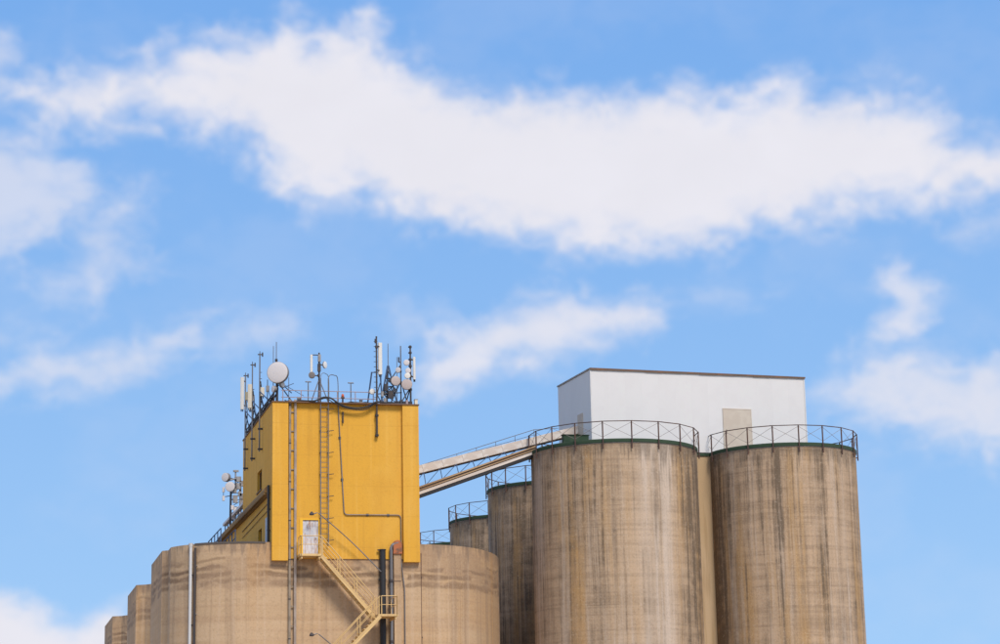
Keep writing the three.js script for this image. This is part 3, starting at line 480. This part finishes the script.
{
  // three poles clamped to the side wall
  [[-127.1, 20.8, 26.85, 'dark antenna pole clamped to the side wall nearest the rear corner'], [-123.65, 20.88, 26.85, 'middle antenna pole of the three clamped to the side wall'], [-120.15, 20.9, 26.78, 'antenna pole clamped to the side wall nearest the front corner']].forEach(([z, y0, y1, lab], i) => {
    const o = mast(lab, 15.36, z, y0, y1, 0.045, M.steel, 'poles clamped to the tower side');
    for (const y of [0.1, 1.3]) part('clamp', bx(-0.1, y, -0.06, 0.22, y + 0.09, 0.06), M.dark, o);
    const h = y1 - y0; part('tip', [bar([-0.12, h - 0.08, 0], [0.2, h - 0.08, 0], 0.035), bar([0.16, h - 0.2, 0], [0.16, h + 0.05, 0], 0.04), bar([0, h, 0], [0, h + 0.12, 0], 0.02)], M.dark, o);
    for (let k = 0; k < 4 + i; k++) part('step', bar([0, h * 0.48 + k * 0.38, 0], [0.13, h * 0.48 + k * 0.38, 0.02], 0.016), M.dark, o);
    part('stay', [bar([0, h - 2.3, 0], [0.7, 2.2, 2.3], 0.035), bar([0, h - 2.4, 0], [0.75, 2.2, -2.2], 0.035), bar([0.3, h - 3.1, 0.98], [0.31, h - 3.1, -0.9], 0.025)], M.blue, o);
    part('cable', tube([[0.05, h - 1.7, 0.05], [0.12, h - 2.6, 0.1], [0.05, 2.6, 0.1], [0.25, 2.25, 0.2]], 0.03, 6), M.black, o);
  });
  panel('tall white panel antenna at the far left of the roof', 15.16, 24.64, 26.66, -127.1, 0.21, M.radomePale, [15.36, -127.1], -0.5);
  panel('shorter white panel antenna beside the middle side pole', 15.20, 24.1, 25.55, -123.6, 0.23, M.cream, [15.36, -123.65], -0.5);
  panel('stubby cream panel antenna on the front side pole', 15.52, 24.2, 24.7, -120.1, 0.22, M.cream, [15.36, -120.15], 0.4);
  panel('small olive panel antenna between the two left poles', 15.05, 24.62, 25.1, -123.75, 0.2, std(0.42, 0.36, 0.22, 0.6), [15.36, -123.65], -0.8);
  [[-125.4, 25.6, 'thin steel pole between the two rear side poles'], [-121.8, 25.2, 'thin steel pole between the middle and front side poles'], [-118.6, 24.9, 'short thin steel pole left below the large dish']].forEach(([z, y, lab]) => { const m = mast(lab, 15.62, z, RT + 0.02, y, 0.03, M.dark, 'thin poles on the side roof edge'); part('radio_box', bx(-0.09, y - RT - 0.75, 0.0, 0.09, y - RT - 0.4, 0.14), M.galv, m); part('stay', bar([0, y - RT - 0.5, 0], [0.25, 0.02, 0.9], 0.022), M.blue, m); });
  panel('narrow white panel antenna on the thin pole behind the middle side pole', 15.45, 24.3, 25.3, -125.3, 0.16, M.radomePale, [15.62, -125.4], -0.4);
  // ladder-like cable rack along the side parapet
  const rk = thing('cable_rack', 'dark cable rack along the side edge of the tower roof', 'cable tray');
  for (const [x, y] of [[15.7, 23.72], [15.7, 23.35]]) part('rail', beam([x, y, -116.2], [x, y, -129.2], 0.06, 0.06), M.dark, rk);
  for (let z = -116.4; z > -129.3; z -= 1.28) part('post', bar([15.7, 23.05, z], [15.7, 23.78, z], 0.035), M.dark, rk);
  for (let k = 0; k < 5; k++) part('cable', tube(Array.from({ length: 9 }, (_, i) => [15.60 + k * 0.06, 23.40 + 0.09 * Math.sin(i * 1.7 + k * 2.1) + k * 0.04, -116.6 - i * 1.5]), 0.045, 6, 0.5, 60), M.black, rk);

  // big dish by the front corner
  const bm = mast('dark pole carrying the large white dish at the front corner', 16.0, -117.25, RT, 25.3, 0.07, M.dark);
  part('strut', [bar([0, 1.5, 0], [1.25, 0.02, -0.6], 0.035), bar([0, 1.6, 0], [0.9, 0.9, -0.4], 0.03), bar([0.35, 1.15, -0.2], [1.0, 1.45, -0.3], 0.02), bar([0, 1.2, 0], [0.2, 0, -1.3], 0.035), bar([0.4, 1.3, 0], [1.6, 0.75, -0.4], 0.015)], M.blue, bm);
  dish('large white drum dish at the front corner of the roof', [15.94, 24.98, -116.75], 0.625, -0.42, M.radome, [16.0, 24.98, -117.25], 0.42);
  const wh = mast('tallest of the two thin whips above the large dish', 15.98, -117.5, RT, 26.92, 0.028, M.steel); part('collar', bar([0, 2.7, 0], [0, 2.85, 0], 0.08), M.dark, wh);
  mast('shorter thin whip just left of the tall one above the large dish', 15.8, -117.45, RT, 26.67, 0.025, M.steel);
  dish('tiny dark drum dish below left of the large dish', [15.72, 24.05, -117.0], 0.19, -1.2, M.radome, [16.0, 24.1, -117.25], 0.8);
  dish('tiny drum dish below right of the large dish', [16.3, 24.33, -117.0], 0.17, 0.7, M.radomePale, [16.0, 24.3, -117.25], 0.9);

  // guard rail along the front parapet
  const gr = thing('roof_guard_rail', 'thin pinkish two bar guard rail along the front roof edge', 'railing');
  for (const y of [23.46, 23.86]) part('rail', bar([16.1, y, -116.3], [21.6, y, -116.3], 0.022), M.pink, gr);
  for (let x = 16.2; x < 21.7; x += 1.05) part('post', bar([x, 23.08, -116.3], [x, 23.88, -116.3], 0.025), M.pink, gr);

  // middle mast
  const mm = mast('middle roof mast on tripod legs with a small dish and panel', 18.48, -117.5, RT - 0.02, 26.36, 0.06, M.dark);
  for (const [dx, dz] of [[-0.62, 0.2], [0.68, 0.1], [0.05, -0.9]]) part('leg', bar([0, 1.75, 0], [dx, 0, dz], 0.03), M.steel, mm);
  part('crossarm', bar([-0.45, 3.18, 0], [0.05, 3.18, 0], 0.03), M.dark, mm); part('crossarm', bar([-0.45, 1.95, 0], [0.05, 1.95, 0], 0.03), M.dark, mm); part('clamp', bx(-0.09, 2.2, -0.06, 0.09, 2.65, 0.08), M.dark, mm); part('radio_box', bx(-0.07, 2.78, -0.04, 0.09, 3.2, 0.1), M.galv, mm);
  panel('slim panel antenna on the crossarm of the middle mast', 18.03, 25.1, 26.22, -117.5, 0.13, M.radomePale, [18.1, -117.5]);
  dish('small dark backed dish under the slim panel of the middle mast', [18.03, 25.0, -117.35], 0.19, -0.2, std(0.18, 0.16, 0.15, 0.7), [18.45, 25.0, -117.5], 0.7);
  dish('small white dish pointing right on the middle mast', [18.84, 25.64, -117.45], 0.21, 0.85, std(0.72, 0.72, 0.70, 0.5), [18.5, 25.66, -117.5], 0.3);
  for (const [x, lab] of [[17.69, 'tee topped post left of the middle mast'], [20.17, 'tee topped post right of the ladder hoop']]) {
    const o = mast(lab, x, -116.5, RT - 0.02, 24.4, 0.035, M.steel, 'tee topped roof posts'); part('tee', bar([-0.17, 1.38, 0], [0.17, 1.38, 0], 0.035), M.steel, o);
  }
  const ob = thing('obstacle_light', 'small orange obstacle lamp on the front roof edge', 'lamp', undefined, [19.67, RT + 0.06, -116.35]);
  part('base', bar([0, 0, 0], [0, 0.4, 0], 0.05), M.dark, ob); const lens = new THREE.LatheGeometry([[0, 0.62], [0.06, 0.6], [0.085, 0.5], [0.08, 0.4], [0, 0.4]].map(p => new THREE.Vector2(...p)), 12); part('lens', lens, M.red, ob); part('housing', bx(-0.1, 0.36, -0.1, 0.1, 0.42, 0.1), M.brown, ob);

  // runs of cable and small boxes on the roof edge
  for (const [x0, x1, lab] of [[16.3, 18.0, 'black cable bundle on the roof edge between the large dish and the middle mast'], [19.9, 21.4, 'black cable bundle on the roof edge left of the tall stepped pole']]) {
    const cb = thing('cable_bundle', lab, 'cable', 'cable bundles on the roof edge');
    for (let k = 0; k < 3; k++) part('cable', tube(Array.from({ length: 7 }, (_, i) => [mix(x0, x1, i / 6), RT + 0.10 + 0.05 * Math.sin(i * 1.9 + k * 2.3 + x0) + k * 0.03, -116.15 - k * 0.06 + 0.05 * Math.sin(i * 2.7 + k)]), 0.03, 6, 0.5, 36), M.black, cb);
  }
  [[17.15, 0.42, 0.22, 'grey junction box on the roof guard rail near the large dish'], [20.75, 0.35, 0.18, 'grey junction box on the roof guard rail near the tall stepped pole']].forEach(([x, h, w, lab]) => { const jb = thing('junction_box', lab, 'box', 'junction boxes on the roof edge', [x, RT, -116.45]); part('case', bx(-w / 2, 0, -0.06, w / 2, h, 0.06), M.galv, jb); part('lid', bx(-w / 2 - 0.01, h, -0.07, w / 2 + 0.01, h + 0.02, 0.07), M.dark, jb); });
  [[16.75, 24.9, 'thin whip just right of the large dish'], [22.2, 25.9, 'thin whip between the tall stepped pole and the lattice mast'], [23.15, 26.3, 'thin whip between the lattice mast and the dishes']].forEach(([x, y, lab]) => { const w = mast(lab, x, -117.8, RT - 0.02, y, 0.022, M.steel, 'thin whips on the roof'); part('foot', bx(-0.08, 0, -0.08, 0.08, 0.05, 0.08), M.dark, w); });
  // right-hand cluster
  const fp = mast('tall dark stepped pole fixed to the front wall at the right', 21.56, -115.8, 21.17, 26.98, 0.055, M.dark);
  for (const y of [0.05, 1.2]) part('clamp', [bx(-0.09, y, -0.2, 0.09, y + 0.1, 0.07)], M.black, fp);
  for (let y = 2.3; y < 5.7; y += 0.3) part('step', bar([-0.16, y, 0], [0.06, y, 0], 0.017), M.dark, fp);
  part('tip', [bar([-0.05, 5.5, 0], [-0.05, 5.75, 0], 0.06), bar([0, 5.2, 0], [0, 5.35, 0], 0.08), bar([0.0, 5.8, 0], [0, 5.9, 0], 0.05)], M.dark, fp);
  panel('tall white panel antenna beside the tall dark stepped pole', 21.80, 24.86, 26.72, -115.95, 0.22, M.radomePale, [21.56, -115.8], 0.1);
  dish('small white dish at the foot of the tall dark stepped pole', [21.36, 23.88, -116.1], 0.165, 0.0, std(0.70, 0.68, 0.62, 0.5), [21.5, 23.9, -116.4], 0.6);
  const sy = thing('stay_frame', 'leaning dark blue steel stay left of the tall stepped pole', 'frame');
  part('stay', bar([21.28, RT - 0.03, -117.5], [21.59, 25.3, -117.5], 0.045), M.blue, sy); part('tie', bar([21.59, 25.28, -117.5], [22.1, 25.3, -117.6], 0.03), M.blue, sy); part('stay', bar([22.1, 25.3, -117.6], [22.3, RT - 0.03, -117.8], 0.04), M.blue, sy);
  part('foot', bx(21.2, RT - 0.03, -117.6, 21.4, RT + 0.02, -117.4), M.dark, sy);

  const lt = thing('lattice_mast', 'dark lattice mast with a thin whip in the right hand antenna cluster', 'mast', 'antenna masts on the tower roof', [22.66, RT - 0.02, -118.0]);
  const legs = [[-0.6, 0.35], [0.55, 0.35], [0.0, -0.6]];
  for (const [dx, dz] of legs) part('leg', bar([dx, 0, dz], [dx * 0.06, 2.75, dz * 0.06], 0.045), M.blue, lt);
  for (const y of [0.5, 1.0, 1.5, 2.0]) { const k = 1 - y / 2.93; part('brace', legs.flatMap(([x, z], i) => { const [u, w] = legs[(i + 1) % 3], k2 = 1 - (y + 0.5) / 2.93; return [bar([x * k, y, z * k], [u * k, y, w * k], 0.025), bar([x * k, y, z * k], [u * k2, y + 0.5, w * k2], 0.02)]; }), M.dark, lt); }
  part('whip', bar([0, 2.4, 0], [0, 4.1, 0], 0.03, 0.02), M.steel, lt);
  for (const [x, y, z, w, h] of [[-0.2, 1.2, 0.3, 0.22, 0.4], [0.05, 0.75, 0.35, 0.26, 0.45], [-0.25, 0.4, 0.35, 0.2, 0.35], [-0.42, 0.85, 0.3, 0.14, 0.3], [0.3, 1.15, 0.25, 0.14, 0.26], [0.1, 1.75, 0.12, 0.13, 0.26], [-0.12, 1.95, 0.1, 0.1, 0.2]]) part('radio_box', bx(x - w / 2, y, z - 0.08, x + w / 2, y + h, z + 0.08), rnd() > 0.5 ? M.galv : M.dark, lt);
  part('arm', [bar([-0.75, 1.0, 0.3], [0.75, 1.12, 0.3], 0.03), bar([-0.7, 0.55, 0.34], [0.7, 0.5, 0.34], 0.03), bar([-0.6, 0.3, 0.36], [0.5, 1.4, 0.2], 0.025)], M.dark, lt); part('cable', [tube([[-0.1, 1.6, 0.2], [-0.3, 1.1, 0.3], [-0.15, 0.6, 0.45], [-0.3, 0.05, 0.5]], 0.035, 6), tube([[0.1, 1.5, 0.2], [0.22, 0.9, 0.4], [0.1, 0.5, 0.5], [0.3, 0.05, 0.6]], 0.035, 6), tube([[-0.5, 1.7, 0.1], [-0.7, 1.0, 0.3], [-0.55, 0.5, 0.4], [-0.7, 0.05, 0.3]], 0.03, 6)], M.black, lt);

  const p4 = mast('thin whip pole behind the two pinkish grey dishes', 23.42, -118.0, RT - 0.02, 27.02, 0.045, M.steel);
  part('crossarm', [bar([-0.75, 1.75, 0.2], [-0.08, 2.75, 0.2], 0.03), bar([-0.1, 2.65, 0.2], [0, 2.65, 0], 0.03)], M.dark, p4); part('side_antenna', [bar([-0.12, 3.0, 0], [0, 3.0, 0], 0.03), bar([-0.12, 3.0, 0], [-0.12, 3.3, 0], 0.045)], M.dark, p4);
  part('strut', [bar([0, 1.9, 0], [-0.8, 0, -0.5], 0.035), bar([0, 1.9, 0], [0.35, 0, 0.7], 0.035)], M.dark, p4);
  const p5 = mast('dark knobbly pole at the right front corner of the roof', 23.88, -117.4, RT - 0.02, 26.94, 0.06, M.dark);
  for (const y of [1.2, 2.0, 2.6, 3.0, 3.4, 3.75]) part('knob', [bar([0, y, 0], [0, y + 0.12, 0], 0.09), bar([-0.12, y + 0.05, 0], [0.06, y + 0.05, 0], 0.035)], M.dark, p5);
  part('strut', [bar([0, 1.4, 0], [-0.9, 0, 0.5], 0.035), bar([0, 1.4, 0], [-0.3, 0, -0.9], 0.035)], M.dark, p5);
  panel('slim white panel antenna at the far right corner of the roof', 24.10, 24.9, 26.24, -117.35, 0.13, M.radomePale, [23.88, -117.4]);
  dish('left of the two pinkish grey dishes in the right cluster', [22.99, 24.79, -117.35], 0.285, 0.05, std(0.46, 0.39, 0.36, 0.7), [23.40, 24.8, -118.0], 0.4);
  dish('right and larger of the two pinkish grey dishes in the right cluster', [23.60, 24.55, -117.1], 0.32, -0.15, std(0.46, 0.39, 0.36, 0.7), [23.86, 24.6, -117.4], 0.4);
  dish('uppermost small dish in the right cluster', [23.61, 25.87, -117.2], 0.175, -0.2, M.radome, [23.86, 25.87, -117.4], 0.5);
  dish('small dish second from the top in the right cluster', [23.69, 25.38, -117.15], 0.165, -0.2, M.radome, [23.86, 25.4, -117.4], 0.5);
  dish('small bright white dish just above the larger pinkish grey dish', [23.63, 25.06, -117.05], 0.175, -0.15, std(0.70, 0.68, 0.62, 0.5), [23.86, 25.06, -117.4], 0.5);
  dish('small dish on the left whip pole in the right cluster', [23.2, 25.51, -117.7], 0.165, -0.5, M.radome, [23.40, 25.5, -118.0], 0.6);
  const eq = thing('equipment_rack', 'low dark equipment rack at the right end of the roof edge', 'rack');
  part('frame', [beam([22.9, RT + 0.42, -117.0], [23.85, RT + 0.42, -117.0], 0.06, 0.06), beam([22.9, RT + 0.1, -117.0], [23.85, RT + 0.1, -117.0], 0.06, 0.06), bar([22.9, RT - 0.02, -117], [22.9, RT + 0.45, -117], 0.04), bar([23.85, RT - 0.02, -117], [23.85, RT + 0.45, -117], 0.04)], M.dark, eq);
  for (let k = 0; k < 5; k++) part('box', bx(22.98 + k * 0.17, RT + 0.13, -117.06, 23.12 + k * 0.17, RT + 0.44 + 0.08 * (k % 2), -116.9), k === 3 ? M.pink : M.dark, eq);
  part('cable', tube([[22.2, RT + 0.12, -116.6], [22.6, RT + 0.2, -116.75], [23.0, RT + 0.28, -116.85], [23.4, RT + 0.2, -116.9], [23.8, RT + 0.5, -117.1], [23.86, RT + 1.2, -117.35]], 0.045, 6), M.black, eq);
  const cc = thing('corner_box', 'small cream box on the right corner of the tower roof', 'box'); part('case', bx(23.88, RT + 0.062, -116.45, 24.05, RT + 0.42, -116.2), M.cream, cc); part('lid', bx(23.86, RT + 0.421, -116.47, 24.07, RT + 0.45, -116.18), M.galv, cc);

  // lower mast on the wing behind the tower
  const rm = thing('lattice_mast', 'grey lattice mast with dishes on the low wing behind the tower', 'mast', undefined, [15.9, 18.08, -136.2]);
  for (const [dx, dz] of [[-0.38, 0.3], [0.3, 0.3], [0.3, -0.3], [-0.38, -0.3]]) part('leg', bar([dx, 0, dz], [dx * 0.9, 3.2, dz * 0.9], 0.04), M.dark, rm);
  for (let y = 0.3; y < 3.1; y += 0.45) part('brace', [bar([-0.37, y, 0.29], [0.29, y + 0.4, 0.29], 0.02), bar([-0.37, y, 0.29], [0.29, y, 0.29], 0.022), bar([-0.37, y, 0.29], [-0.37, y + 0.4, -0.29], 0.02), bar([0.29, y, 0.29], [0.29, y + 0.4, -0.29], 0.02)], M.dark, rm);
  part('whip', bar([-0.05, 3.0, 0], [-0.05, 4.05, 0], 0.05), M.galv, rm); part('crossarm', [bar([-0.6, 3.4, 0.1], [0.2, 3.6, 0.1], 0.05)], M.galv, rm); part('crossarm', bar([-0.88, 2.3, 0.2], [-0.3, 2.4, 0.2], 0.03), M.galv, rm); part('top_box', bx(-0.2, 4.0, -0.1, 0.15, 4.12, 0.1), M.galv, rm);
  for (const [x, y, w, h] of [[-0.1, 1.9, 0.3, 0.5], [0.15, 1.2, 0.3, 0.45], [0.1, 2.8, 0.3, 0.4], [-0.2, 0.8, 0.25, 0.35], [0.2, 2.35, 0.22, 0.3], [-0.15, 2.55, 0.26, 0.3], [0.28, 1.75, 0.2, 0.4], [-0.28, 1.45, 0.2, 0.28], [0.05, 0.5, 0.3, 0.3], [0.3, 3.0, 0.24, 0.36], [0.12, 3.3, 0.3, 0.34], [0.22, 0.2, 0.34, 0.3], [-0.05, 1.25, 0.3, 0.36], [0.32, 2.1, 0.26, 0.42]]) part('radio_box', bx(x - w / 2, y, 0.25, x + w / 2, y + h, 0.45), y > 1.5 ? M.galv : M.radome, rm);
  for (const y of [2.05, 2.62]) part('antenna_stub', bx(-0.93, y, 0.1, -0.78, y + 0.32, 0.28), M.radome, rm);
  part('antenna_stub_arm', bar([-0.86, 2.1, 0.2], [-0.86, 2.9, 0.2], 0.02), M.dark, rm);
  dish('upper dish on the rear mast behind the yellow tower', [15.12, 21.68, -135.9], 0.29, -0.75, M.radome, [15.85, 21.6, -136.2], 0.9, 'dishes on the rear mast');
  dish('lower larger dish on the rear mast behind the yellow tower', [15.42, 21.02, -135.6], 0.33, -0.35, M.radome, [15.85, 21.0, -136.2], 0.5, 'dishes on the rear mast');
}

// ---------------------------------------------------------------- the tall round silos
function silo(label, cx, cz, R, mat, H, phase, first) {
  const o = thing('round_silo', label, 'silo', 'tall round silos', [cx, 0, cz]);
  const view = Math.atan2(-cx, -cz);   // the way the middle of the stain and limb shade map faces
  const g = new THREE.CylinderGeometry(R, R, H - 0.2, 160, 1, true, view - Math.PI, Math.PI * 2); g.translate(0, (H - 0.2) / 2, 0);
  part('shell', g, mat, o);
  const rim = new THREE.LatheGeometry([[0, H], [R + 0.05, H], [R + 0.06, H - 0.02], [R + 0.06, H - 0.20], [R + 0.04, H - 0.22], [R - 0.2, H - 0.22]].map(p => new THREE.Vector2(...p)), 128); part('roof_slab', rim, M.green, o, 'dark green roof slab edge');
  const und = new THREE.LatheGeometry([[R - 0.1, H - 0.221], [R + 0.03, H - 0.222], [R + 0.03, H - 0.25], [R - 0.02, H - 0.26]].map(p => new THREE.Vector2(...p)), 128); part('drip_edge', und, M.galv, o);
  const n = 19, Rr = R + 0.12, top = H + 1.06, rail = new THREE.Group(); rail.name = 'guard_rail'; o.add(rail);
  const at = k => { const a = view + (phase + k * 360 / n) * Math.PI / 180; return [Math.sin(a) * Rr, Math.cos(a) * Rr]; };
  for (let k = 0; k < n; k++) {
    const [x, z] = at(k), [u, w] = at(k + 1);
    part('post', [bar([x, H - 0.6, z], [x, top, z], 0.042, 0.042, 6), bar([x, H - 0.42, z], [x * (R - 0.02) / Rr, H - 0.42, z * (R - 0.02) / Rr], 0.03, 0.03, 6)], M.rust, rail);
    part('top_rail', bar([x, top - 0.02, z], [u, top - 0.02, w], 0.028, 0.028, 6), M.rust, rail);
    part('cross_wire', [bar([x, top - 0.1, z], [u, H + 0.1, w], 0.011, 0.011, 5), bar([u, top - 0.1, w], [x, H + 0.1, z], 0.011, 0.011, 5)], M.wire, rail);
  }
  return o;
}
const HS = 21.32;
const matA = siloMat(301, [[66, 19, 0.95], [-84, 12, 0.35], [-14, 8, 0.22], [-32, 5, 0.2], [-45, 40, 0.16]], [[29, 15, 1.15], [-64, 10, 0.4], [-38, 4, 0.3]], TAN, 0.04);  // broad left zone paints shading towards the limb over the real stains
const matB = siloMat(401, [[-72, 18, 1.5], [-52, 12, 0.42], [-30, 4, 0.3], [-3, 3, 0.42], [29, 4, 0.40], [14, 3, 0.16], [60, 4, 0.2], [-17, 2, 0.25], [62, 30, 0.15], [-10, 12, 0.1]], [[-42, 3, 0.35], [45, 12, 0.3]], [0.455, 0.325, 0.21], 0.05);  // broad right zone adds painted limb shade to the stains
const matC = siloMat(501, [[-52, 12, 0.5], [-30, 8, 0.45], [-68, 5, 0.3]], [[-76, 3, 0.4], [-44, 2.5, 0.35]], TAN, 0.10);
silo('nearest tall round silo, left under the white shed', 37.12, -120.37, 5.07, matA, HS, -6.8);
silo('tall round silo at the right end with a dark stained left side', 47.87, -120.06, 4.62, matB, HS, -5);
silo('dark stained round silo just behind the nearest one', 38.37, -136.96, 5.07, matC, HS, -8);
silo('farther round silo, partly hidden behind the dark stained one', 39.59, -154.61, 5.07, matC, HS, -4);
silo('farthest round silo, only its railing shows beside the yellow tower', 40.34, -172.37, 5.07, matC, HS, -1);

{ // wall and deck that join the two front silos
  const w = thing('infill_wall', 'narrow tan infill wall between the two front silos', 'wall');
  part('wall', bx(41.7, 0, -122.0, 43.6, HS - 0.2, -120.15), (() => { const t = texture(256, 1024, (u, v, c) => { const x = u * 4, y = v * 22; put(c, 0.45, 0.325, 0.185); blend(c, 0.51, 0.38, 0.24, sstep(0.4, 0.7, fbm(x * 1.2, y * 0.15, 601, 4)) * 0.6); blend(c, 0.30, 0.20, 0.10, sstep(0.55, 0.75, fbm(x * 4, y * 0.3, 602, 4)) * 0.4); }); t.repeat.set(0.25, 1 / 22); return new THREE.MeshStandardMaterial({ map: t, roughness: 0.92, bumpMap: grain, bumpScale: 0.006 }); })(), w);
  part('roof_slab', bx(41.7, HS - 0.19, -121.9, 43.6, HS - 0.02, -120.08), M.green, w);
  part('deck', bx(34.2, HS - 0.4, -122.3, 53, HS - 0.03, -127), M.bitumen, w);
}

// ---------------------------------------------------------------- the white shed on the silos
{
  const s = thing('rooftop_shed', 'white metal clad shed on top of the two front silos', 'shed', undefined, [35.55, HS, -119.56]); s.rotation.y = 0.068;
  const L = 14.36, D = 5.95, H = 5.0;
  part('core', bx(0.05, 0, -0.05, L - 0.05, H - 0.05, -D + 0.05), M.white, s);
  const paints = [0.0, 0.004, -0.003, 0.002].map((k, i) => new THREE.MeshStandardMaterial({ map: patchy([0.665 + k, 0.66 + k, 0.645 + k], [0.65 + k, 0.64 + k, 0.625 + k], 0.7, 40 + i, 4), roughness: 0.5 }));
  const n = 13, w = (L - 0.04) / n, doorX = [8.72, 10.56];
  for (let k = 0; k < n; k++) {
    const a = k * w + 0.0004 + 0.02, b = (k + 1) * w - 0.0004 + 0.02;
    part('cladding_panel', bx(a, 0.02, -0.05, b, H - 0.06, 0.0), paints[(k * 7) % 4], s);
  }
  for (let k = 0; k < 5; k++) { const d = D / 5; part('cladding_panel', bx(-0.03, 0.02, -k * d - 0.02, 0.05, H - 0.06, -(k + 1) * d - 0.018), paints[(k * 3) % 4], s); part('cladding_panel', bx(L - 0.05, 0.02, -k * d - 0.02, L + 0.03, H - 0.06, -(k + 1) * d - 0.018), paints[(k * 5) % 4], s); }
  part('corner_trim', bx(-0.05, 0, -0.06, 0.03, H - 0.04, 0.02), M.white, s); part('corner_trim', bx(L - 0.03, 0, -0.06, L + 0.05, H - 0.04, 0.02), M.white, s);
  part('roof', bx(-0.06, H - 0.04, 0.06, L + 0.08, H + 0.02, -D - 0.06), M.galv, s);
  for (let k = 0; k < 12; k++) part('fascia', bx(-0.07 + k * 1.21, H - 0.09 + 0.012 * (k % 3), 0.061, -0.07 + (k + 1) * 1.21 - 0.01, H + 0.035, 0.085), M.fascia, s);
  part('side_fascia', bx(-0.085, H - 0.06, 0.06, -0.061, H + 0.03, -D - 0.06), M.galv, s);
  const d = part('door', bx(doorX[0], 0.03, 0.004, doorX[1], 2.78, 0.045), M.beige, s, 'beige sheet metal door'); part('door_frame', [bx(doorX[0] - 0.05, 0.03, 0.003, doorX[0] - 0.001, 2.84, 0.055), bx(doorX[1] + 0.001, 0.03, 0.003, doorX[1] + 0.05, 2.84, 0.055), bx(doorX[0] - 0.049, 2.781, 0.003, doorX[1] + 0.049, 2.839, 0.054)], M.beige, d);
  part('handle', bar([doorX[0] + 0.15, 1.25, 0.06], [doorX[0] + 0.15, 1.5, 0.06], 0.02), M.dark, d);
  part('side_door', bx(-0.08, 0.03, -1.5, -0.031, 2.5, -2.35), M.beige, s, 'narrow beige door in the shaded end wall');
  const up = thing('roof_upstand', 'green painted upstand on the front left rim of the nearest silo', 'upstand'); part('block', bx(33.15, HS, -117.9, 34.7, HS + 0.5, -117.5), M.green, up); part('cap', bx(33.1, HS + 0.5, -117.95, 34.75, HS + 0.53, -117.45), M.green, up);
}

// ---------------------------------------------------------------- conveyors between the tower and the silos
{
  const up = thing('conveyor_gallery', 'pale clad upper conveyor running from the yellow tower to the white shed', 'conveyor');
  const A = V(23.95, 19.80, -121), B = V(35.42, 22.93, -122.3), at = (t, dy, dz) => { const p = A.clone().lerp(B, t); return [p.x, p.y + dy, p.z + dz]; };
  const n = 9;
  for (const dz of [0.45, -0.45]) for (let k = 0; k < n; k++) part('side_panel', beam(at(k / n + 0.0006, 0, dz), at((k + 1) / n - 0.0006, 0, dz), 0.05, 0.46), M.clad, up);
  part('floor', beam(at(0, -0.2, 0), at(1, -0.2, 0), 0.84, 0.05), M.brown, up); part('belt', beam(at(0, 0.02, 0), at(1, 0.02, 0), 0.6, 0.03), M.black, up);
  part('bottom_chord', beam(at(0, -0.255, 0.43), at(1, -0.255, 0.43), 0.07, 0.05), M.brown, up); part('bottom_chord', beam(at(0, -0.255, -0.43), at(1, -0.255, -0.43), 0.07, 0.05), M.brown, up);
  const hr = part('handrail', bar(at(0.1, 0.30, -0.5), at(0.76, 0.78, -0.5), 0.02), M.steel, up); part('handrail', bar(at(0.1, 0.24, -0.5), at(0.76, 0.46, -0.5), 0.016), M.steel, up); part('handrail', bar(at(0.76, 0.78, -0.5), at(0.9, 0.5, -0.5), 0.018), M.steel, up);
  for (let k = 0; k <= 6; k++) part('post', bar(at(0.1 + k * 0.11, 0.0, -0.5), at(0.1 + k * 0.11, 0.30 + k * 0.08, -0.5), 0.016), M.steel, hr);

  const lo = thing('inclined_conveyor', 'brown lower conveyor beam rising from the yellow tower to the silo rim', 'conveyor');
  const P = V(23.95, 18.28, -120.5), Q = V(32.3, 21.32, -121.05), pt = (t, dy, dz) => { const p = P.clone().lerp(Q, t); return [p.x, p.y + dy, p.z + dz]; };
  part('near_beam', beam(pt(0, 0.10, 0.40), pt(1, 0.10, 0.40), 0.06, 0.36), M.brown, lo); part('top_flange', beam(pt(0, 0.31, 0.42), pt(1, 0.31, 0.42), 0.16, 0.09), M.tanSteel, lo); part('bottom_flange', beam(pt(0, -0.05, 0.48), pt(1, -0.05, 0.48), 0.08, 0.16), M.clad, lo);
  part('far_beam', beam(pt(0, 0.06, -0.6), pt(1, 0.06, -0.6), 0.08, 0.4), M.brown, lo); part('underside_shade', beam(pt(0, -0.22, -0.1), pt(1, -0.22, -0.1), 1.16, 0.16), M.black, lo);  // black slab: the shade under the conveyor is put into its colour
  part('mid_rib', beam(pt(0, 0.13, 0.45), pt(1, 0.13, 0.45), 0.05, 0.06), M.tanSteel, lo);
  part('discharge_chute', [bx(31.95, 20.95, -121.5, 32.5, 21.5, -120.7)], M.dark, lo);
  // struts that hang the lower beam from the gallery
  const N = 7;
  for (let k = 0; k < N; k++) { const t = 0.04 + k / N * 0.86, x = mix(P.x, Q.x, t), tu = (x - A.x) / (B.x - A.x), t2 = 0.04 + (k + 1) / N * 0.86, x2 = mix(P.x, Q.x, t2), tu2 = (x2 - A.x) / (B.x - A.x);
    const a = pt(t, 0.3, 0.4), b = at(tu, -0.25, 0.43), c = at(tu2, -0.25, 0.43); part('strut', bar(a, b, 0.026, 0.026, 6), M.blue, lo); part('strut', bar(a, c, 0.022, 0.022, 6), M.blue, lo); }
}
renderer.render(scene, camera);
